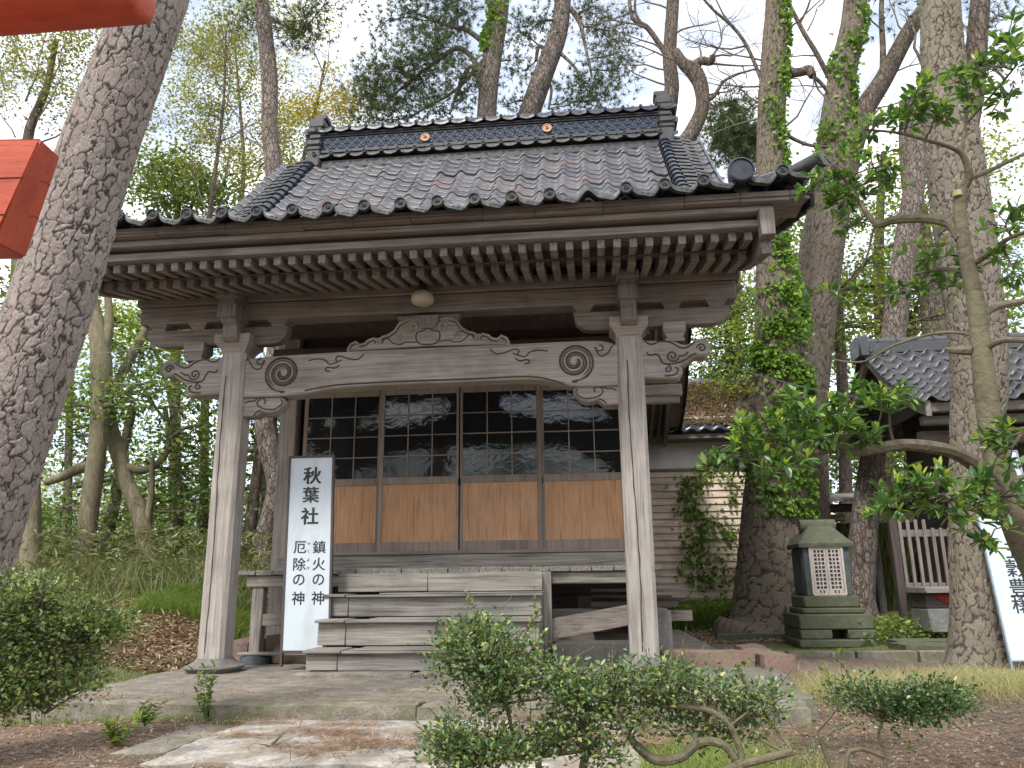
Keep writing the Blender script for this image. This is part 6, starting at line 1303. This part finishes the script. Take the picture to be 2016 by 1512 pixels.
# annex with siding and tiled roof
YA = 9.6
AX = empty('annex_building', (3.6, YA, 0), 'low annex with pale clapboard wall, white plaster band and leaf-strewn tiled roof', 'building')
SID = wood('pale_siding', (.80, .67, .55), 'x', contrast=.25, crack=.4)
b = MB(); z = .2
zt = at(1480, 924, YA)[2]
while z < zt-.02:
    V = [(0.5, YA-.004, z), (5.65, YA-.004, z), (5.65, YA+.006, z+.15), (.5, YA+.006, z+.15), (.5, YA-.03, z), (5.65, YA-.03, z)]
    b.add([(0.5, YA-.035, z), (5.65, YA-.035, z), (5.65, YA-.002, z+.152), (.5, YA-.002, z+.152), (.5, YA+.02, z), (5.65, YA+.02, z)], [(0, 1, 2, 3), (0, 4, 5, 1)]); z += .145
b.build('clapboard_wall', SID, AX, recalc=False)
b = MB(); b.box(.5, 5.65, YA+.02, YA+4, -.2, 4.1, 0); b.build('wall', PLASTER, AX)
ze = at(1420, 846, YA-.5)[2]
b = MB(); b.box(.3, 5.8, YA-.06, YA+.02, zt, zt+.05, .005); b.box(.3, 5.85, YA-.45, YA+.05, ze-.16, ze-.06, .01); b.build('trim', WB['x'], AX)
xs = np.arange(.3, 5.9, .03); ysn = [(YA-.55, ze), (YA-.55, ze+.06)]+[(YA-.55+k*.28, ze+.06+k*.14) for k in range(1, 16)]
V = []; 
for (yy, z) in ysn: V.append(np.stack([xs, np.full(len(xs), yy), z+.03*np.cos(2*np.pi*xs/.28)], 1))
V = np.concatenate(V); n = len(xs); i = np.arange(n-1); F = np.concatenate([np.stack([j*n+i, j*n+i+1, (j+1)*n+i+1, (j+1)*n+i], 1) for j in range(len(ysn)-1)])
mesh_np('tiled_roof', V, F, TBLK, AX, None, True)
P = np.stack([rng.uniform(2.4, 5.8, 9000), YA-.5+rng.uniform(0, 3.6, 9000), np.zeros(9000)], 1); P[:, 2] = ze+.10+(P[:, 1]-YA+.55)*.5+.03*np.cos(2*np.pi*P[:, 0]/.28)
k = (np.sin(P[:, 0]*3.3)+np.sin(P[:, 1]*2.7+1)+rng.uniform(-1, 1, len(P))) > -1.2
o = leafobj('leaf_litter', leaf_geo(P[k], .10, rng.normal(size=P[k].shape)*np.array([1, 1, .2]), .35, up=.8), LF_LITTER); tag(o, 'brown dead leaves covering the annex roof', kind='stuff')
parts = []
for k in range(60):
    x = rnd.choice((1355, 1378, 1395, 1372, 1440))+rnd.gauss(0, 10); y = rnd.uniform(930, 1150); c = at(x, y, YA-.06); P = c+rng.normal(size=(16, 3))*np.array([.10, .012, .13]); parts.append(leaf_geo(P, .085, rng.normal(size=P.shape)*.5+np.array([0, -.3, -.5]), .95, up=.1))
o = leafobj('ivy_vine', cat(parts), LF_IVY); tag(o, 'green ivy spreading over the pale clapboard annex wall', 'ivy', 'climbing ivy')
# planks heaped under the veranda at the right
PLK = empty('plank_pile', (2.2, 1.4, -.1), 'heap of dark old planks sticking out beside the right front pillar', 'plank pile')
for i, (x1, y0, z, m) in enumerate(((2.5, 1.25, .30, WB), (2.35, 1.1, .42, WD), (2.5, 1.5, .46, WD), (2.25, 1.0, .20, WD), (2.5, 1.35, .56, WB), (2.30, 1.2, .50, WD))):
    b = MB(); b.obox((1.5, y0+.03, z), (x1+.02, y0, z-.01*i*.3), .16, [.10, .05, .035, .08, .03, .03][i]); b.build('plank', m['x'], PLK)
b = MB(); rough_slab(b, 2.05, 2.22, .35, .62, -.14, .40, .02, .06); tag(b.build('stone_pier', PLINTH, None, recalc=False), 'short rough stone pier right behind the right front pillar', 'stone pier')
# roofed board fence behind
RFN = empty('roofed_fence', (6.0, 9.3, 0), 'grey board-roofed passage behind the stone shrine', 'fence'); yy = 9.0
xa, xb = at(1580, 985, yy)[0], at(1800, 985, yy)[0]; zt_ = at(1650, 968, yy)[2]
b = MB(); b.add([(xa, yy-.3, zt_-.16), (xb+1.5, yy-.3, zt_-.16), (xb+1.5, yy+.5, zt_+.02), (xa, yy+.5, zt_+.02), (xa, yy-.3, zt_-.22), (xb+1.5, yy-.3, zt_-.22), (xb+1.5, yy+.5, zt_-.04), (xa, yy+.5, zt_-.04)], [(0, 1, 2, 3), (7, 6, 5, 4), (0, 4, 5, 1), (1, 5, 6, 2), (2, 6, 7, 3), (3, 7, 4, 0)]); b.build('roof', WS['x'], RFN)
b = MB(); b.box(xa, xb+1.5, yy, yy+.1, zt_-.40, zt_-.24, .01); b.box(xa-.1, xa+.75, yy-.1, yy+.1, zt_-.58, zt_-.45, .01); b.box(xa, xb+1.5, yy+.3, yy+.35, zt_-1.0, zt_-.60, .01); b.build('beam', WD['x'], RFN)
for x in (xa+.1, xa+1.3, xb+.3): b = MB(); b.box(x-.07, x+.07, yy, yy+.12, -.1, zt_-.3, .01); b.build('post', WB['z'], RFN)
# small roofed shrine at right
YS = 5.0
TDK = tilemat('dark_side_tile', (.062, .063, .066), (.07, .07, .07), (.08, .08, .08), .38, .1)
RS = empty('small_shrine', (8.0, YS, -.2), 'small tiled wooden shrine at the right edge behind the big pine', 'shrine')
p0 = at(1685, 676, YS+1.0); zrid = p0[2]; xg = at(1690, 680, YS+1.1)[0]; zev = at(1800, 790, YS-1.0)[2]
Xe = xg+5.2
def zs(y): t = (y-(YS-1.1))/2.1; t = np.clip(t, 0, 1); return zev+(zrid-.15-zev)*(.55*t+.45*t*t)
xs = np.arange(xg, Xe, .0275); n = len(xs); V = []; rows = []
for j in range(11):
    ya = YS-1.1+j*.2; rows += [(ya, zs(ya)), (ya, zs(ya)+.035), (ya+.2, zs(ya+.2)+.005)]
wv = .038*np.cos(2*np.pi*xs/.30)+.012*np.cos(4*np.pi*xs/.30+.6)
for (ya, z) in rows: V.append(np.stack([xs, np.full(n, ya), z+wv+.10*np.clip((xg+1.2-xs)/1.2, 0, 1)**2*0], 1))
V = np.concatenate(V); i = np.arange(n-1); F = np.concatenate([np.stack([j*n+i, j*n+i+1, (j+1)*n+i+1, (j+1)*n+i], 1) for j in range(len(rows)-1)])
mesh_np('tiled_roof', V, F, TDK, RS)
V2 = V.copy(); V2[:, 1] = 2*(YS+1.1)-V2[:, 1]; mesh_np('tiled_roof', V2, F, TDK, RS)
b = MB(); b.box(xg, Xe, YS+.95, YS+1.25, zrid-.2, zrid-.02, .01); b.tube([(xg-.05, YS+1.1, zrid+.02), (Xe, YS+1.1, zrid+.02)], .08, 10)
for k in range(17): b.tube([(xg+k*.3, YS+1.1, zrid+.02), (xg+k*.3+.04, YS+1.1, zrid+.02)], .10, 10)
b.box(xg-.08, xg+.1, YS+.85, YS+1.35, zrid-.28, zrid+.1, .03); b.build('ridge', TDK, RS)
for sg in (0, 1):
    b = MB(); P = [(YS-1.05+k*.21, float(zs(YS-1.05+k*.21))) for k in range(11)]; 
    P = [(y if sg == 0 else 2*(YS+1.1)-y, z) for y, z in P]; poly = [(y, z-.03) for y, z in P]+[(y, z-.24) for y, z in P[::-1]]; b.prism(poly, xg+.06, xg+.13, 'x'); b.build('barge_board', WG['y'], RS)
b = MB(); b.prism([(YS-.1, zev+.1), (YS+1.1, zrid-.3), (YS+2.3, zev+.1)], xg+.5, xg+.55, 'x'); b.build('gable_board', WD['z'], RS)
b = MB(); b.box(xg+.1, Xe, YS-1.0, YS-.9, zev-.16, zev-.02, .01); b.box(xg+.1, Xe, YS-.8, YS-.68, zev-.30, zev-.17, .01); b.box(xg+.25, Xe, YS-.3, YS-.12, zev-.5, zev-.30, .01); b.build('eave_beam', WB['x'], RS)
for x in (xg+.85, xg+2.6): b = MB(); b.box(x-.09, x+.09, YS-.35, YS-.17, -.1, zev-.3, .01); b.build('post', WB['z'], RS)
b = MB(); z = .5
while z < zev-.1: b.box(xg+.95, Xe-.3, YS+.1, YS+.14, z, z+.24, .004); z += .243
b.build('front_wall', WD['x'], RS)
b = MB(); b.box(xg+.95, xg+1.0, YS+.1, YS+2.2, .3, zev+.3, .004); b.build('side_wall', WD['y'], RS)
b = MB(); b.prism([(xg+.95, 0), (xg+.95, 0)], 0, 0) if False else None
fc = empty('picket_fence', (xg+.6, YS, -.1), 'grey picket fence panels at the foot of the small right shrine', 'fence')
fx = at(1772, 1100, YS-.4)[0]-.5; zf1, zf0 = at(1800, 1040, YS-.4)[2], at(1800, 1165, YS-.4)[2]
b = MB()
for k in range(9): x = fx+.55+k*.11; b.box(x-.022, x+.022, YS-.42, YS-.39, zf0, zf1+(.12 if k < 4 else 0), .003)
b.build('pickets', WB['z'], fc); b = MB(); b.box(fx+.5, fx+1.5, YS-.385, YS-.34, zf1-.12, zf1-.02, .004); b.build('rail', WB['x'], fc); b = MB(); b.box(fx+.5, fx+1.5, YS-.385, YS-.34, zf0+.05, zf0+.12, .004); b.build('rail', WB['x'], fc)
b = MB(); b.box(fx+.40, fx+.50, YS-.46, YS-.36, -.15, zf1+.15, .006); b.build('post', WD['z'], fc)
OB = empty('offering_table', (6.1, 3.6, -.2), 'weathered wooden table on grey block base with red cloth, left of the big pine', 'table')
a = at(1820, 1190, 3.9); c2 = at(1900, 1190, 3.9); b = MB(); b.box(a[0], c2[0]+.2, 3.8, 4.4, at(1850, 1245, 3.9)[2], at(1850, 1198, 3.9)[2], .015); b.build('base_block', stone('grey_block', (.2, .2, .19), .1), OB)
b = MB(); b.box(a[0]-.04, c2[0]+.25, 3.7, 4.4, at(1850, 1168, 3.8)[2], at(1850, 1155, 3.8)[2], .01); b.build('table_top', WS['x'], OB)
b = MB(); b.box(a[0], c2[0]+.2, 3.85, 4.35, at(1850, 1198, 3.9)[2]+.003, at(1850, 1168, 3.9)[2]-.004, .01); b.build('body', WD['x'], OB)
z = at(1850, 1172, 3.8)[2]; b = MB(); pts = [(a[0]+.1+.5*t, z-.12*math.sin(math.pi*t)) for t in [k/10 for k in range(11)]]; b.prism(pts+[(a[0]+.6, z+.01), (a[0]+.1, z+.01)], 3.83, 3.845, 'y'); b.build('red_cloth', plain('red_cloth', (.28, .03, .02), .8), OB)
# far left white house
HZ = empty('white_house', at(180, 1150, 34), 'pale house with bluish roof glimpsed through the trees at far left', 'house')
a = at(40, 1120, 34); c2 = at(330, 1120, 34); b = MB(); b.box(a[0], c2[0], 34, 40, -.5, at(100, 960, 34)[2], 0); b.build('wall', plain('house_white', (.62, .64, .66), .8), HZ)
b = MB(); b.box(a[0]-3, a[0]+4, 33.5, 40, at(100, 1000, 33.5)[2], at(100, 925, 33.5)[2], .05); b.build('upper_storey', plain('house_grey', (.5, .52, .55), .8), HZ)
b = MB(); z = at(100, 1085, 32)[2]; b.add([(a[0]-2, 31, z-.6), (c2[0]+1, 31, z-.6), (c2[0]+1, 34, z+.9), (a[0]-2, 34, z+.9)], [(0, 1, 2, 3)]); b.build('roof', plain('blue_roof', (.28, .33, .40), .4), HZ)
for k in range(5): b = MB(); x = a[0]+.6+k*1.3; b.box(x, x+.7, 33.9, 33.95, at(100, 1040, 34)[2], at(100, 1000, 34)[2], 0); b.build('window', plain('window_dark', (.06, .07, .09), .2), HZ)
# little roof glimpsed behind the left pillar
LR = empty('garden_shed', at(505, 1150, 8.5), 'small tiled roof of a shed glimpsed behind the left pillar', 'shed'); a = at(480, 888, 8.5); c2 = at(560, 888, 8.5)
b = MB(); b.add([(a[0], 8.2, a[2]-.05), (c2[0], 8.2, a[2]-.05), (c2[0], 9.6, a[2]+.6), (a[0]+.5, 9.6, a[2]+.6)], [(0, 1, 2, 3)]); b.tube([(a[0], 8.2, a[2]-.05), (c2[0], 8.2, a[2]-.05)], .05, 8); b.build('roof', TBLK, LR)
b = MB(); b.box(a[0]+.1, c2[0], 8.35, 8.4, a[2]-.25, a[2]-.12, .01); b.build('beam', WB['x'], LR); b = MB(); b.box(a[0]+.3, c2[0], 8.8, 9.6, -.1, a[2], .01); b.build('wall', WB['x'], LR)
# cables
def cable(label, p0, p1, sag, r=.006):
    P = [np.array(p0)*(1-t)+np.array(p1)*t+np.array([0, 0, -sag*4*t*(1-t)]) for t in np.linspace(0, 1, 14)]; b = MB(); b.tube(P, r, 5); tag(b.build('cable', plain('cable_grey', (.16, .16, .15), .6), None), label, 'cable')
cable('thin cable running right from the porch bracket end', at(1345, 690, .2), at(1760, 790, 5.0), .1)
cable('thin cable crossing the foliage left of the porch', at(120, 702, 2.5), at(380, 668, .5), .03, .005)
